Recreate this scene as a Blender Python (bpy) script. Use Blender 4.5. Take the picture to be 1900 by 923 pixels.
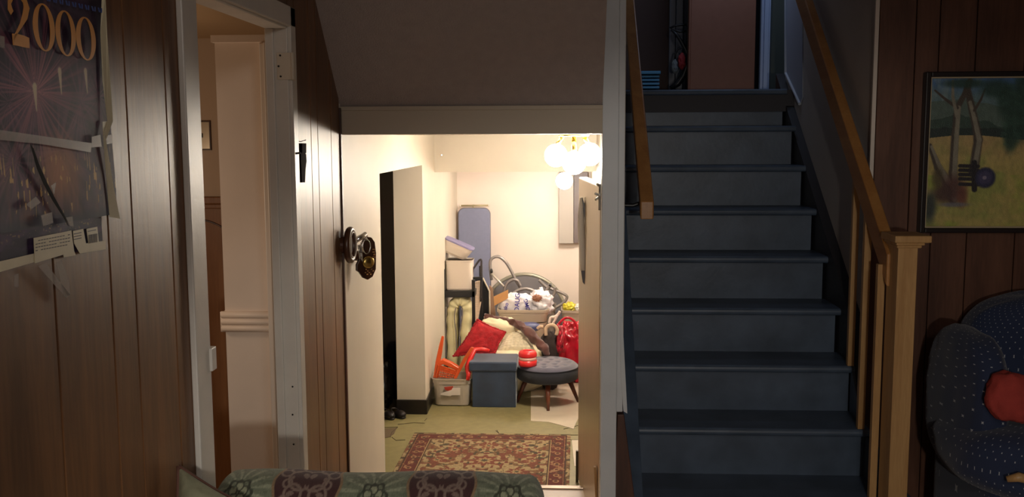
import bpy, math, random
import numpy as np
from mathutils import Vector, Matrix, noise
for o in list(bpy.data.objects): bpy.data.objects.remove(o)
S = bpy.context.scene; C = S.collection
R = math.radians; PI = math.pi

# ------------------------------------------------------------------ camera
EYE = Vector((0, 0, 1.55)); FPX = 1796.4
_p, _y, _r = R(6.5846), R(3.021), R(-.2618)
FW = Vector((-math.sin(_y)*math.cos(_p), math.cos(_y)*math.cos(_p), -math.sin(_p)))
_rt = Vector((math.cos(_y), math.sin(_y), 0)); _up = _rt.cross(FW)
RT = math.cos(_r)*_rt + math.sin(_r)*_up; UP = -math.sin(_r)*_rt + math.cos(_r)*_up
cd = bpy.data.cameras.new('camera'); cam = bpy.data.objects.new('camera', cd); C.objects.link(cam)
M = Matrix((RT, UP, -FW)).transposed().to_4x4(); M.translation = EYE
cam.matrix_world = M; cd.sensor_width = 36; cd.lens = FPX/1900*36; cd.clip_start = .02
S.camera = cam

# ------------------------------------------------------------------ light
S.view_settings.view_transform = 'Standard'; S.view_settings.look = 'None'
S.view_settings.gamma = 1; S.view_settings.use_curve_mapping = False
S.view_settings.exposure = 0.0
GLOBE = 112.0            # emission of the hall fixture's globes
w = bpy.data.worlds.new('world'); S.world = w; w.use_nodes = True
w.node_tree.nodes['Background'].inputs[0].default_value = (.6, .7, 1, 1)
w.node_tree.nodes['Background'].inputs[1].default_value = .006
def light(name, kind, loc, power, col, size=.1, aim=None, spot=None, sy=None):
    l = bpy.data.lights.new(name, kind); l.energy = power; l.color = col
    if kind == 'AREA':
        l.size = size
        if sy: l.shape = 'RECTANGLE'; l.size_y = sy
    else: l.shadow_soft_size = size
    if spot: l.spot_size = R(spot); l.spot_blend = .25
    o = bpy.data.objects.new(name, l); C.objects.link(o); o.location = loc
    if aim: o.rotation_euler = (Vector(aim)-Vector(loc)).to_track_quat('-Z', 'Y').to_euler()
    return o
light('room_lamp', 'SPOT', (.35, -1.0, 1.45), 85, (1, .92, .82), .05, aim=(1.0, 4, -2.2), spot=86)
light('room_fill_light', 'POINT', (.6, -.8, 2.3), 30, (1, .93, .86), .15)  # unseen fill light added behind the camera for the whole room
light('side_room_lamp', 'POINT', (-1.75, 2.9, 1.3), 6, (1, .76, .56), .08)
light('landing_daylight', 'AREA', (1.0, 5.55, 3.1), 2.8, (.55, .7, 1), .3, aim=(.95, 6.3, 2.2))

# ------------------------------------------------------------------ helpers
def at(u, v, y):                       # the point of the plane Y = y seen at photo pixel (u, v)
    d = RT*((u-950)/FPX) - UP*((v-461.5)/FPX) + FW
    return EYE + d*(y/d.y)
def atx(u, v, x):
    d = RT*((u-950)/FPX) - UP*((v-461.5)/FPX) + FW
    return EYE + d*(x/d.x)
def px(y): return y/FPX
def lin(c):
    return tuple((x/12.92 if x <= .04045 else ((x+.055)/1.055)**2.4) for x in c)
def rgb(r, g, b): return lin((r/255, g/255, b/255))

class MB:
    def __init__(s): s.v = []; s.f = []; s.uv = []
    def add(s, vs, fs, uv=None):
        n = len(s.v); s.v += [tuple(a) for a in vs]; s.f += [tuple(i+n for i in f) for f in fs]
        s.uv += list(uv) if uv is not None else [(a[0], a[2]) for a in vs]
        return s
    def box(s, a, b, m=None):
        x0, y0, z0 = a; x1, y1, z1 = b
        vs = [Vector(p) for p in [(x0,y0,z0),(x1,y0,z0),(x1,y1,z0),(x0,y1,z0),(x0,y0,z1),(x1,y0,z1),(x1,y1,z1),(x0,y1,z1)]]
        if m is not None: vs = [m @ p for p in vs]
        return s.add(vs, [(0,3,2,1),(4,5,6,7),(0,1,5,4),(1,2,6,5),(2,3,7,6),(3,0,4,7)])
    def prism(s, pts, off):            # closed outline, extruded by vector off
        off = Vector(off); n = len(pts); pts = [Vector(p) for p in pts]
        nrm = Vector((0, 0, 0))
        for i in range(n): nrm += pts[i].cross(pts[(i+1) % n])
        if nrm.dot(off) > 0: pts = pts[::-1]
        vs = pts + [p+off for p in pts]
        fs = [tuple(range(n)), tuple(range(2*n-1, n-1, -1))]
        fs += [((i+1) % n, i, n+i, n+(i+1) % n) for i in range(n)]
        return s.add(vs, fs)
    def tube(s, pts, r, seg=10, closed=False):
        pts = [Vector(p) for p in pts]; n = len(pts); rs = r if isinstance(r, (list, tuple)) else [r]*n
        vs = []; uv = []; prev = None; L = 0
        for i, p in enumerate(pts):
            if closed: t = pts[(i+1) % n]-pts[i-1]
            else: t = pts[min(i+1, n-1)]-pts[max(i-1, 0)]
            t.normalize()
            if prev is None:
                a = Vector((0, 0, 1)) if abs(t.z) < .9 else Vector((1, 0, 0)); a = (a-t*a.dot(t)).normalized()
            else: a = (prev-t*prev.dot(t)).normalized()
            prev = a; b = t.cross(a)
            if i: L += (p-pts[i-1]).length
            for k in range(seg):
                g = 2*PI*k/seg; vs.append(p+(a*math.cos(g)+b*math.sin(g))*rs[i]); uv.append((g*rs[i], L))
        fs = []
        for i in range(n if closed else n-1):
            j = (i+1) % n
            for k in range(seg): fs.append((i*seg+k, i*seg+(k+1) % seg, j*seg+(k+1) % seg, j*seg+k))
        if not closed: fs += [tuple(range(seg-1, -1, -1)), tuple(range((n-1)*seg, n*seg))]
        return s.add(vs, fs, uv)
    def lathe(s, prof, c=(0, 0, 0), seg=32, m=None, sx=1, sy=1, cap=True):
        c = Vector(c); vs = []
        for r, z in prof:
            for k in range(seg):
                g = 2*PI*k/seg; p = Vector((r*math.cos(g)*sx, r*math.sin(g)*sy, z))
                vs.append(c+(m @ p if m is not None else p))
        fs = []
        for i in range(len(prof)-1):
            for k in range(seg): fs.append((i*seg+k, i*seg+(k+1) % seg, (i+1)*seg+(k+1) % seg, (i+1)*seg+k))
        if cap: fs += [tuple(range(seg-1, -1, -1)), tuple(range((len(prof)-1)*seg, len(prof)*seg))]
        return s.add(vs, fs)
    def blob(s, c, a, e=(1, 1), rot=None, nu=40, nv=24, amp=0, fr=8, seed=0, pinch=0):
        c = Vector(c); vs = []; uv = []
        def pw(x, k): return math.copysign(abs(x)**k, x)
        for i in range(nv+1):
            ph = -PI/2+PI*i/nv
            for k in range(nu+1):
                th = 2*PI*k/nu
                x = pw(math.cos(ph), e[0])*pw(math.cos(th), e[1]); y = pw(math.cos(ph), e[0])*pw(math.sin(th), e[1]); z = pw(math.sin(ph), e[0])
                if pinch:
                    q = 1+pinch*(abs(x*y)) ; zz = z*(1-.35*pinch*max(abs(x), abs(y))**3); x *= q; y *= q; z = zz
                p = Vector((x*a[0], y*a[1], z*a[2]))
                if amp:
                    d = noise.noise(Vector((x, y, z))*fr*.35+Vector((seed, 0, 0)))+.5*noise.noise(Vector((x, y, z))*fr*.9+Vector((0, seed, 0)))
                    p = p*(1+amp*d/max(a)) if 0 else p+Vector((x, y, z)).normalized()*amp*d
                if rot is not None: p = rot @ p
                vs.append(c+p); uv.append((a[0]*2*k/nu*PI*.9, a[2]*i/nv*PI*1.2+a[1]*.0))
        W_ = nu+1; fs = []
        for i in range(nv):
            for k in range(nu): fs.append((i*W_+k, i*W_+k+1, (i+1)*W_+k+1, (i+1)*W_+k))
        return s.add(vs, fs, uv)
    def build(s, name, mt, parent=None, smooth=False, bevel=0, seg=2, sub=0):
        me = bpy.data.meshes.new(name); me.from_pydata(s.v, [], s.f)
        ul = me.uv_layers.new(name='UVMap')
        idx = np.zeros(len(me.loops), dtype=np.int32); me.loops.foreach_get('vertex_index', idx)
        ul.data.foreach_set('uv', np.array(s.uv, dtype=np.float32)[idx].ravel())
        me.materials.append(mt); me.update()
        o = bpy.data.objects.new(name, me); C.objects.link(o)
        if smooth: me.polygons.foreach_set('use_smooth', [True]*len(me.polygons))
        if bevel:
            b = o.modifiers.new('bevel', 'BEVEL'); b.width = bevel; b.segments = seg; b.limit_method = 'ANGLE'; b.angle_limit = R(40)
            b.harden_normals = False
        if sub: u = o.modifiers.new('sub', 'SUBSURF'); u.levels = u.render_levels = sub
        if parent:
            o.parent = parent; o.matrix_parent_inverse = Matrix.Translation(-parent.location)
        return o
def thing(name, label, cat, loc, group=None):
    o = bpy.data.objects.new(name, None); C.objects.link(o); o.location = loc; o.empty_display_size = .05
    return tag(o, label, cat, group)
def tag(o, label, cat, group=None, kind=None):
    o['label'] = label; o['category'] = cat
    if group: o['group'] = group
    if kind: o['kind'] = kind
    return o
def struct(name, mb, m, **k):
    o = mb.build(name, m, **k); o['kind'] = 'structure'; return o
def rotm(x=0, y=0, z=0):
    return Matrix.Rotation(R(z), 3, 'Z') @ Matrix.Rotation(R(y), 3, 'Y') @ Matrix.Rotation(R(x), 3, 'X')

# ------------------------------------------------------------------ materials
def mat(name, col=(.5, .5, .5), rough=.6, metal=0, spec=.5, noise_=0, nscale=20, bump=0, bscale=200, emit=None, es=0, trans=0, alpha=1, sheen=0, coat=0, attr=False, stretch=None, uv=False):
    m = bpy.data.materials.new(name); m.use_nodes = True; nt = m.node_tree; b = nt.nodes['Principled BSDF']
    b.inputs['Base Color'].default_value = (*col, 1); b.inputs['Roughness'].default_value = rough
    b.inputs['Metallic'].default_value = metal; b.inputs['Specular IOR Level'].default_value = spec
    b.inputs['Transmission Weight'].default_value = trans; b.inputs['Alpha'].default_value = alpha
    b.inputs['Sheen Weight'].default_value = sheen; b.inputs['Coat Weight'].default_value = coat
    if emit: b.inputs['Emission Color'].default_value = (*emit, 1); b.inputs['Emission Strength'].default_value = es
    N = nt.nodes.new; Lk = nt.links.new
    tc = N('ShaderNodeTexCoord'); mp = N('ShaderNodeMapping'); Lk(tc.outputs['UV' if uv else 'Object'], mp.inputs[0])
    if stretch: mp.inputs['Scale'].default_value = stretch
    if attr:
        at_ = N('ShaderNodeAttribute'); at_.attribute_name = 'Col'; Lk(at_.outputs['Color'], b.inputs['Base Color'])
    elif noise_:
        n = N('ShaderNodeTexNoise'); n.inputs['Scale'].default_value = nscale; n.inputs['Detail'].default_value = 6
        Lk(mp.outputs[0], n.inputs['Vector'])
        r = N('ShaderNodeMapRange'); r.inputs['From Min'].default_value = .3; r.inputs['From Max'].default_value = .7
        r.inputs['To Min'].default_value = 1-noise_; r.inputs['To Max'].default_value = 1+noise_*.6
        Lk(n.outputs['Fac'], r.inputs['Value'])
        x = N('ShaderNodeVectorMath'); x.operation = 'SCALE'; x.inputs[0].default_value = col; Lk(r.outputs[0], x.inputs['Scale'])
        Lk(x.outputs[0], b.inputs['Base Color'])
    if bump:
        n2 = N('ShaderNodeTexNoise'); n2.inputs['Scale'].default_value = bscale; n2.inputs['Detail'].default_value = 4
        Lk(mp.outputs[0], n2.inputs['Vector'])
        bp = N('ShaderNodeBump'); bp.inputs['Strength'].default_value = bump; bp.inputs['Distance'].default_value = .004
        Lk(n2.outputs['Fac'], bp.inputs['Height']); Lk(bp.outputs[0], b.inputs['Normal'])
    return m
def wood(name, c0, c1, rough=.4, grain=14, along='z', bump=.25, coat=0, spec=.5):
    m = mat(name, c0, rough, coat=coat, spec=spec); nt = m.node_tree; b = nt.nodes['Principled BSDF']; N = nt.nodes.new; Lk = nt.links.new
    tc = N('ShaderNodeTexCoord'); mp = N('ShaderNodeMapping'); Lk(tc.outputs['Object'], mp.inputs[0])
    k = .09; mp.inputs['Scale'].default_value = {'z': (1, 1, k), 'x': (k, 1, 1), 'y': (1, k, 1)}[along]
    n = N('ShaderNodeTexNoise'); n.inputs['Scale'].default_value = grain; n.inputs['Detail'].default_value = 8; n.inputs['Distortion'].default_value = .8
    Lk(mp.outputs[0], n.inputs['Vector'])
    n3 = N('ShaderNodeTexNoise'); n3.inputs['Scale'].default_value = grain*12; n3.inputs['Detail'].default_value = 3; Lk(mp.outputs[0], n3.inputs['Vector'])
    ad = N('ShaderNodeMath'); ad.operation = 'MULTIPLY_ADD'; ad.inputs[1].default_value = .4; Lk(n3.outputs['Fac'], ad.inputs[0]); Lk(n.outputs['Fac'], ad.inputs[2])
    cr = N('ShaderNodeValToRGB'); cr.color_ramp.elements[0].position = .5; cr.color_ramp.elements[1].position = .9
    cr.color_ramp.elements[0].color = (*c0, 1); cr.color_ramp.elements[1].color = (*c1, 1)
    Lk(ad.outputs[0], cr.inputs[0]); Lk(cr.outputs[0], b.inputs['Base Color'])
    bp = N('ShaderNodeBump'); bp.inputs['Strength'].default_value = bump; bp.inputs['Distance'].default_value = .002
    Lk(ad.outputs[0], bp.inputs['Height']); Lk(bp.outputs[0], b.inputs['Normal'])
    return m
PANEL = wood('wood_panelling', rgb(88, 58, 34), rgb(126, 86, 52), .41, 10, spec=.5)
PANELD = wood('dark_panelling', rgb(78, 50, 38), rgb(112, 76, 58), .45, 10)
GROOVE = mat('groove', rgb(30, 18, 12), .8)
OAK = wood('light_oak', rgb(174, 132, 82), rgb(202, 162, 108), .4, 16)
OAKR = wood('oak_rail', rgb(164, 112, 60), rgb(190, 138, 80), .38, 14, 'y')
WAIN = wood('brown_wainscot', rgb(120, 78, 44), rgb(146, 100, 60), .5, 8)
CREAM = mat('cream_paint', rgb(210, 200, 184), .5, noise_=.04, nscale=5, bump=.06, bscale=120)
CREAM2 = mat('warm_white_paint', rgb(232, 214, 196), .5, noise_=.04, nscale=6, bump=.05, bscale=150)
STIP = mat('stippled_ceiling', rgb(172, 162, 158), .8, noise_=.05, nscale=30, bump=.9, bscale=170)
TRIMB = mat('cool_white_trim', rgb(214, 210, 202), .4, noise_=.05, nscale=12, bump=.1, bscale=60)
POSTW = mat('post_paint', rgb(214, 220, 224), .5, noise_=.05, nscale=9, bump=.1, bscale=90)
WALLW = mat('white_stair_wall', rgb(196, 190, 184), .6, noise_=.04, nscale=6)
TRIMW = mat('white_trim', rgb(226, 216, 204), .45)
STAIR = mat('slate_blue_paint', rgb(80, 95, 114), .42, noise_=.3, nscale=7, bump=.15, bscale=50)
BLACKB = mat('black_baseboard', rgb(26, 22, 20), .35)
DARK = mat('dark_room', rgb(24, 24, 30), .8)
DKWOOD = wood('dark_wood', rgb(50, 28, 18), rgb(84, 48, 30), .4, 12)
CHROME = mat('chrome', rgb(200, 200, 200), .2, 1)
BLK = mat('black_plastic', rgb(22, 22, 24), .4)
SATIN = mat('satin_metal', rgb(206, 192, 172), .38, .8, noise_=.1, nscale=4, stretch=(30, 30, .6))
def colmat(name, rough=.6, bump=0, bscale=300, sheen=0, spec=.5): return mat(name, rough=rough, attr=True, bump=bump, bscale=bscale, sheen=sheen, spec=spec)

# ---- painting colours onto dense grids (surface patterns)
rng = np.random.RandomState(7)
def vnoise(x, y, seed=0):
    r = np.random.RandomState(seed); T = r.rand(64, 64)
    xi = np.floor(x).astype(int); yi = np.floor(y).astype(int); fx = x-xi; fy = y-yi
    fx = fx*fx*(3-2*fx); fy = fy*fy*(3-2*fy)
    g = lambda a, b: T[a % 64, b % 64]
    return (g(xi, yi)*(1-fx)+g(xi+1, yi)*fx)*(1-fy)+(g(xi, yi+1)*(1-fx)+g(xi+1, yi+1)*fx)*fy
def fbm(x, y, seed=0, o=4):
    s = 0; a = .5
    for i in range(o): s = s+a*vnoise(x*2**i, y*2**i, seed+i); a *= .5
    return s
def ss(a, b, x):
    t = np.clip((x-a)/(b-a), 0, 1); return t*t*(3-2*t)
class Canvas:
    def __init__(s, nx, ny, base, aspect=1):
        s.S, s.T = np.meshgrid(np.linspace(0, 1, nx), np.linspace(0, 1, ny)); s.c = np.ones((ny, nx, 3))*np.array(base)/255.; s.nx, s.ny = nx, ny; s.asp = aspect
    def mix(s, mask, col):
        m = np.clip(mask, 0, 1)[..., None]
        col = np.array(col)/255. if not (isinstance(col, np.ndarray) and col.ndim == 3) else col
        s.c = s.c*(1-m)+col*m
    def ell(s, cx, cy, rx, ry, col, soft=.25, ang=0, a=1):
        dx, dy = s.S-cx, s.T-cy; ca, sa = math.cos(ang), math.sin(ang)
        d = np.sqrt(((dx*ca+dy*sa)/rx)**2+((-dx*sa+dy*ca)/ry)**2); s.mix((1-ss(1-soft, 1+soft, d))*a, col)
    def seg(s, x0, y0, x1, y1, w, col, w1=None, soft=.3, a=1):
        w1 = w if w1 is None else w1; A = s.asp
        dx, dy = (x1-x0)*A, y1-y0; L = dx*dx+dy*dy+1e-9
        t = np.clip(((s.S-x0)*A*dx+(s.T-y0)*dy)/L, 0, 1)
        d = np.hypot((s.S-x0)*A-t*dx, (s.T-y0)-t*dy)/(w+(w1-w)*t); s.mix((1-ss(1-soft, 1+soft, d))*a, col)
def grid_obj(name, cv, posf, mt, parent=None, smooth=True):
    Pn = posf(cv.S, cv.T)                       # (ny,nx,3)
    me = bpy.data.meshes.new(name); nx, ny = cv.nx, cv.ny
    i, j = np.meshgrid(np.arange(nx-1), np.arange(ny-1)); a = (j*nx+i).ravel()
    F = np.stack([a, a+1, a+nx+1, a+nx], 1)
    me.from_pydata(Pn.reshape(-1, 3).tolist(), [], F.tolist())
    ca = me.color_attributes.new('Col', 'FLOAT_COLOR', 'POINT')
    c = np.clip(cv.c, 0, 1); c = np.where(c <= .04045, c/12.92, ((c+.055)/1.055)**2.4).reshape(-1, 3)
    ca.data.foreach_set('color', np.hstack([c, np.ones((len(c), 1))]).astype(np.float32).ravel())
    if smooth: me.polygons.foreach_set('use_smooth', [True]*len(me.polygons))
    me.materials.append(mt); me.update(); o = bpy.data.objects.new(name, me); C.objects.link(o)
    if parent: o.parent = parent; o.matrix_parent_inverse = Matrix.Translation(-parent.location)
    return o
def flat(o_, ux, uy):
    o_, ux, uy = [np.array(q, float) for q in (o_, ux, uy)]
    return lambda s, t: o_+s[..., None]*ux+t[..., None]*uy

# ------------------------------------------------------------------ the setting
W = -.794; HZ = -.05; CEIL = 2.65
LF = mat('pale_tile', rgb(190, 172, 158), .4, noise_=.12, nscale=8)
struct('floor', MB().box((-.95, -2.4, -.15), (3.0, 4.15, 0)), LF)
LINO = mat('linoleum', rgb(134, 124, 84), .5, noise_=.14, nscale=26, bump=.05)
struct('floor.001', MB().box((-2.6, 4.15, -.2), (.35, 7.4, HZ)), LINO)
struct('trim_1', MB().box((-.79, 4.13, -.02), (.13, 4.165, .008)), mat('threshold_strip', rgb(150, 132, 116), .35, .6), bevel=.003)

# left panelled wall with grooves (boards over a dark backing), door opening y 2.05..2.81, z 0..1.87
def boards(name, mtl, cuts, place, z0, z1, ztop=None):
    g = MB(); b = MB()
    for a, c in zip(cuts[:-1], cuts[1:]): place(b, a+.0022, c-.0022, z0, z1)
    return b.build(name, mtl, bevel=.0012, seg=1)
def left_board(b, a, c, z0, z1): b.box((W-.012, a, z0), (W, c, z1))
cl = [-2.4, -2.2, -1.9, -1.6, -1.4, -1.05, -.9, -.6, -.3, -.1, .2, .45, .6, .9, 1.1, 1.27, 1.458, 1.647, 1.743, 1.921, 2.05]
o = boards('wall_left', PANEL, cl, left_board, 0, CEIL); o['kind'] = 'structure'
o = boards('wall_left.001', PANEL, [2.81, 2.878, 3.04, 3.125, 3.305, 3.435], left_board, 0, 2.3); o['kind'] = 'structure'
o = boards('wall_left.002', PANEL, [2.05, 2.3, 2.55, 2.81], left_board, 1.90, CEIL); o['kind'] = 'structure'
bk = MB().box((W-.06, -2.4, 0), (W-.012, 2.05, CEIL)).box((W-.06, 2.81, 0), (W-.012, 3.435, CEIL)).box((W-.06, 2.05, 1.9), (W-.012, 2.81, CEIL))
struct('wall_left_backing', bk, GROOVE)
struct('trim_2', MB().box((W-.005, 3.428, 0), (W+.006, 3.446, 1.655)), DKWOOD, bevel=.002)
# small angled wooden baseboard end at foot of the panelling
struct('baseboard_left', MB().box((W, 2.87, 0), (W+.012, 3.43, .10)), OAK, bevel=.002)

# door frame in the left wall
df = MB()
df.box((W-.06, 2.02, 0), (W+.004, 2.062, 1.87)); df.box((W-.06, 2.79, 0), (W+.004, 2.812, 1.87)); df.box((W-.06, 2.02, 1.862), (W+.004, 2.812, 1.9))
df.box((W, 1.99, 0), (W+.014, 2.072, 1.905)); df.box((W, 2.795, 0), (W+.014, 2.845, 1.925)); df.box((W, 1.99, 1.868), (W+.014, 2.845, 1.925))
df.box((W-.06, 2.782, 0), (W-.035, 2.79, 1.862))
dfo = struct('door_1', df, TRIMB, bevel=.003)
def screw(mb, c, nrm, r=.0035):
    nrm = Vector(nrm).normalized(); mb.tube([Vector(c), Vector(c)+nrm*.0016], r, 8)
yj = 2.79
h = MB(); a0 = at(513, 98, yj-.003); a1 = at(538, 148, yj-.003)
h.box((a0.x, yj-.004, a1.z), (W+.016, yj, a0.z)); h.box((W+.014, yj-.004, a1.z), (W+.0175, yj+.03, a0.z))
h.tube([(W+.018, yj-.004, a1.z), (W+.018, yj-.004, a0.z)], .005, 10)
ho = h.build('hinge', mat('painted_hinge', rgb(214, 204, 186), .45), dfo, bevel=.0008)
for u, v in [(520, 103), (517, 123), (521, 142)]:
    sc = MB(); screw(sc, at(u, v, yj-.004), (0, -1, 0), .003); sc.build('screw', BLK, ho)
for u, v in [(520, 590), (543, 718), (543, 770), (520, 775), (545, 825)]:
    nh = MB(); screw(nh, at(u, v, yj-.0005), (0, -1, 0), .0028); nh.build('nail_hole', BLK, dfo)
q = atx(379, 676, W+.016)
MB().box((W+.004, 2.062, q.z-.026), (W+.02, 2.09, q.z+.026)).build('strike_plate', TRIMB, dfo, bevel=.002)

# side room seen through the door
WR = mat('beige_side_wall', rgb(196, 172, 146), .6, noise_=.05, nscale=5, bump=.05)
struct('wall_side_room', MB().box((-1.150, 3.2, 0), (-.854, 3.4, 1.885)), CREAM2)
struct('wall_side_back', MB().box((-2.6, 4.0, 0), (-.854, 4.1, 2.2)), WR)
struct('wall_side_far', MB().box((-2.7, 1.2, 0), (-2.6, 4.1, 2.2)), WR)
struct('wall_side_near', MB().box((-2.6, 1.2, 0), (-.854, 1.3, 2.2)), WR)
struct('ceiling.001', MB().box((-2.6, 1.2, 1.96), (-.854, 4.1, 2.06)), mat('side_ceiling', rgb(190, 160, 122), .8))
struct('floor.002', MB().box((-2.6, 1.2, -.1), (-.914, 4.1, 0)), LF)
struct('trim_3', MB().box((-1.152, 3.17, 1.862), (-.92, 3.2, 1.885)), CREAM2)
# chair rail: three rounded bands wrapping the corner
cr = MB()
zt, zb = at(460, 580, 3.18).z, at(460, 617, 3.18).z; hh = (zt-zb)/3
for i in range(3):
    z = zb+hh*(i+.5)
    cr.tube([(-.86, 3.19, z), (-1.153, 3.19, z), (-1.153, 3.395, z)], hh*.53, 14)
cr.box((-1.162, 3.185, zb), (-.86, 3.2, zt))
struct('trim_4', cr, CREAM2, smooth=True)
xa_, xb_ = at(494, 500, 3.165).x, at(503, 500, 3.15).x
ds = MB(); ds.box((xb_, 3.14, 0), (-.857, 3.2, 1.86)); ds.box((xa_, 3.165, 0), (xb_, 3.2, 1.86))
struct('trim_5', ds, TRIMW, bevel=.004)
wz = at(400, 365, 4.0).z
struct('wall_wainscot', MB().box((-2.6, 3.985, 0), (-1.1, 4.0, wz)), WAIN)
struct('trim_6', MB().box((-2.6, 3.972, wz-.03), (-1.1, 4.0, wz)).box((-2.6, 3.978, wz-.05), (-1.1, 4.0, wz-.03)), WAIN, bevel=.004)
# routed arch line on the wainscot panel
pts = [at(368, 880, 3.984), at(368, 600, 3.984), at(368, 408, 3.984)]
pts = []
ax0, ax1 = -1.60, -1.405
zt0 = at(400, 408, 3.984).z; zt1 = at(400, 430, 3.984).z
for t in np.linspace(0, 1, 14): pts.append(Vector((ax0+(ax1-ax0)*t, 3.984, zt0-(zt0-zt1)*(max(0, t-.35)/.65)**2)))
pts = [Vector((ax0, 3.984, .1))]+pts+[Vector((ax1, 3.984, .1))]
struct('trim_7', MB().tube(pts, .004, 6), DKWOOD)
# switch plate
sp = thing('switch_plate', 'square metal double switch plate on the beige wall seen through the doorway', 'switch', at(377, 278, 3.998))
a, b = at(359, 226, 4), at(391, 277, 4)
MB().box((a.x, 3.994, b.z), (b.x, 4.0, a.z)).build('plate', mat('satin_nickel', rgb(205, 190, 165), .25, .8), sp, bevel=.002)
fr = MB()
for (x0, z0, x1, z1) in [(a.x-.004, a.z, b.x+.004, a.z+.004), (a.x-.004, b.z-.004, b.x+.004, b.z), (b.x, b.z, b.x+.004, a.z)]: fr.box((x0, 3.992, z0), (x1, 4.0, z1))
fr.build('plate_rim', DKWOOD, sp)
q = at(371, 252, 3.99); MB().box((q.x-.009, 3.982, q.z-.009), (q.x+.009, 3.994, q.z+.009)).build('toggle', BLK, sp, bevel=.002)
for v in (229, 237, 266, 274):
    sc = MB(); screw(sc, at(371, v, 3.994), (0, -1, 0), .0045); sc.build('screw', BLK, sp)

# sloped soffit, beam and hall shell
z_s, y_s = 1.656, 3.46
sl = (1.989-1.656)/(3.46-3.14)
yt = y_s-(CEIL-z_s)/sl
struct('ceiling', MB().prism([(W-.01, yt, CEIL), (W-.01, y_s, z_s), (W-.01, y_s+.12, z_s), (W-.01, y_s+.12, CEIL)], (.139-W+.01, 0, 0)), STIP)
struct('ceiling.002', MB().box((-.95, -2.4, CEIL), (3.0, 4.1, CEIL+.1)), STIP)
struct('beam', MB().box((W, 3.45, 1.56), (.14, 3.56, 1.66)).box((W, 3.444, 1.645), (.14, 3.452, 1.66)), mat('beam_paint', rgb(196, 184, 164), .6, bump=.05), bevel=.002)
hl = MB().box((W-.12, 3.446, -.1), (W, 4.17, 1.70)).box((W-.12, 4.17, 1.394), (W, 5.45, 1.7))
hl.box((W-.166, 5.45, -.1), (W, 7.3, 1.7))
struct('wall_hall_left', hl, CREAM)
struct('baseboard_hall', MB().box((W-.168, 5.438, HZ), (W+.008, 5.45, HZ+.085)).box((W, 5.45, HZ), (W+.010, 7.25, HZ+.085)), BLACKB, bevel=.002)
struct('wall_hall_back', MB().box((-1.0, 7.25, -.1), (.35, 7.35, 1.7)), mat('pinkish_white_wall', rgb(242, 226, 214), .5, noise_=.03, nscale=5))
struct('ceiling.003', MB().box((W-.1, 3.5, 1.562), (.21, 7.3, 1.66)).box((-2.6, 4.15, 1.562), (W-.1, 7.3, 1.66)), CREAM)
struct('trim_8', MB().box((W, 5.98, 1.335), (.21, 7.25, 1.562)), CREAM)
struct('wall_hall_right', MB().box((.205, 3.56, -.1), (.226, 7.3, 3.3)), CREAM)
# dark room beyond the hall opening
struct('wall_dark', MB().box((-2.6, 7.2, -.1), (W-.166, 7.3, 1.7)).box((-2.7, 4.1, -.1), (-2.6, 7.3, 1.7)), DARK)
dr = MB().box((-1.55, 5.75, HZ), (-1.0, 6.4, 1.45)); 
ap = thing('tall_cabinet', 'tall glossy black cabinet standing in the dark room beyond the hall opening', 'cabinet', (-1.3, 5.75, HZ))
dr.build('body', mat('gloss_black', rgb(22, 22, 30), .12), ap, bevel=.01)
gb = MB().blob(at(722, 712, 5.55)+Vector((-.04, 0, 0)), (.07, .07, .17), (1, 1), amp=.02, fr=9, seed=3)
tag(gb.build('garbage_bag', mat('bag_black', rgb(18, 18, 20), .15), smooth=True), 'shiny black plastic bag standing in the hall opening above the slippers', 'bag')

# post between hall and stairs, broken at the bottom right
pl, pr = .139, .218
zb = at(1150, 765, 3.45).z
post = MB().box((pl, 3.45, 0), (.196, 3.56, CEIL)).box((.196, 3.45, zb), (pr, 3.56, CEIL))
struct('wall_post', post, POSTW, bevel=.002)
bw = MB().prism([at(1146, 770, 3.453), at(1158, 770, 3.453), at(1178, 930, 3.453), at(1138, 930, 3.453)], (0, .05, 0))
struct('trim_9', bw, DKWOOD, bevel=.002)
struct('trim_10', MB().prism([at(1151, 590, 3.445), at(1155, 590, 3.445), at(1164, 768, 3.445), at(1157, 764, 3.445), at(1152, 700, 3.445)], (0, .012, 0)), POSTW)
struct('trim_11', MB().prism([at(1102, 868, 3.6), at(1106, 868, 3.6), at(1118, 960, 3.6), at(1106, 960, 3.6)], (0, .02, 0)), OAK)

# ------------------------------------------------------------------ staircase
stair = thing('staircase', 'steep slate blue painted wooden staircase with worn nosings rising to the landing', 'stairs', (.75, 3.5, 0))
XL, XR, T0, RI, GO = .301, 1.206, 3.7524, .2, .2284
# worn, scuffed paint on treads
NOSE = .0436
for i in range(-1, 8):
    y = T0+GO*i; z = 1.55-1.1491+RI*i
    tt = .03
    tb = y+GO+NOSE if i < 7 else y+.06
    pr_ = [(y+.012, z-tt)]; 
    for k in range(7):
        g = PI*k/6; pr_.append((y+.012-math.sin(g)*.012, z-tt/2-math.cos(g)*tt/2))
    pr_ += [(tb, z), (tb, z-tt)]
    x1 = XR if i > 0 else (XR+.0 if i == 0 else XR+.10)
    t = MB().prism([(XL if i > 0 else XL, a, b) for a, b in pr_[1:]], (x1-XL, 0, 0))
    t.build('tread', STAIR, stair)
    r_ = MB().box((XL, y+NOSE, z-RI if i > -1 else 0), (XR-.012, y+NOSE+.018, z-tt))
    r_.build('riser', STAIR, stair)
    if i == 7:
        MB().box((XL, y+NOSE-.012, z-.075), (XR+.04, y+NOSE+.0, z-.03)).build('nosing_trim', STAIR, stair, bevel=.004)
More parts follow.
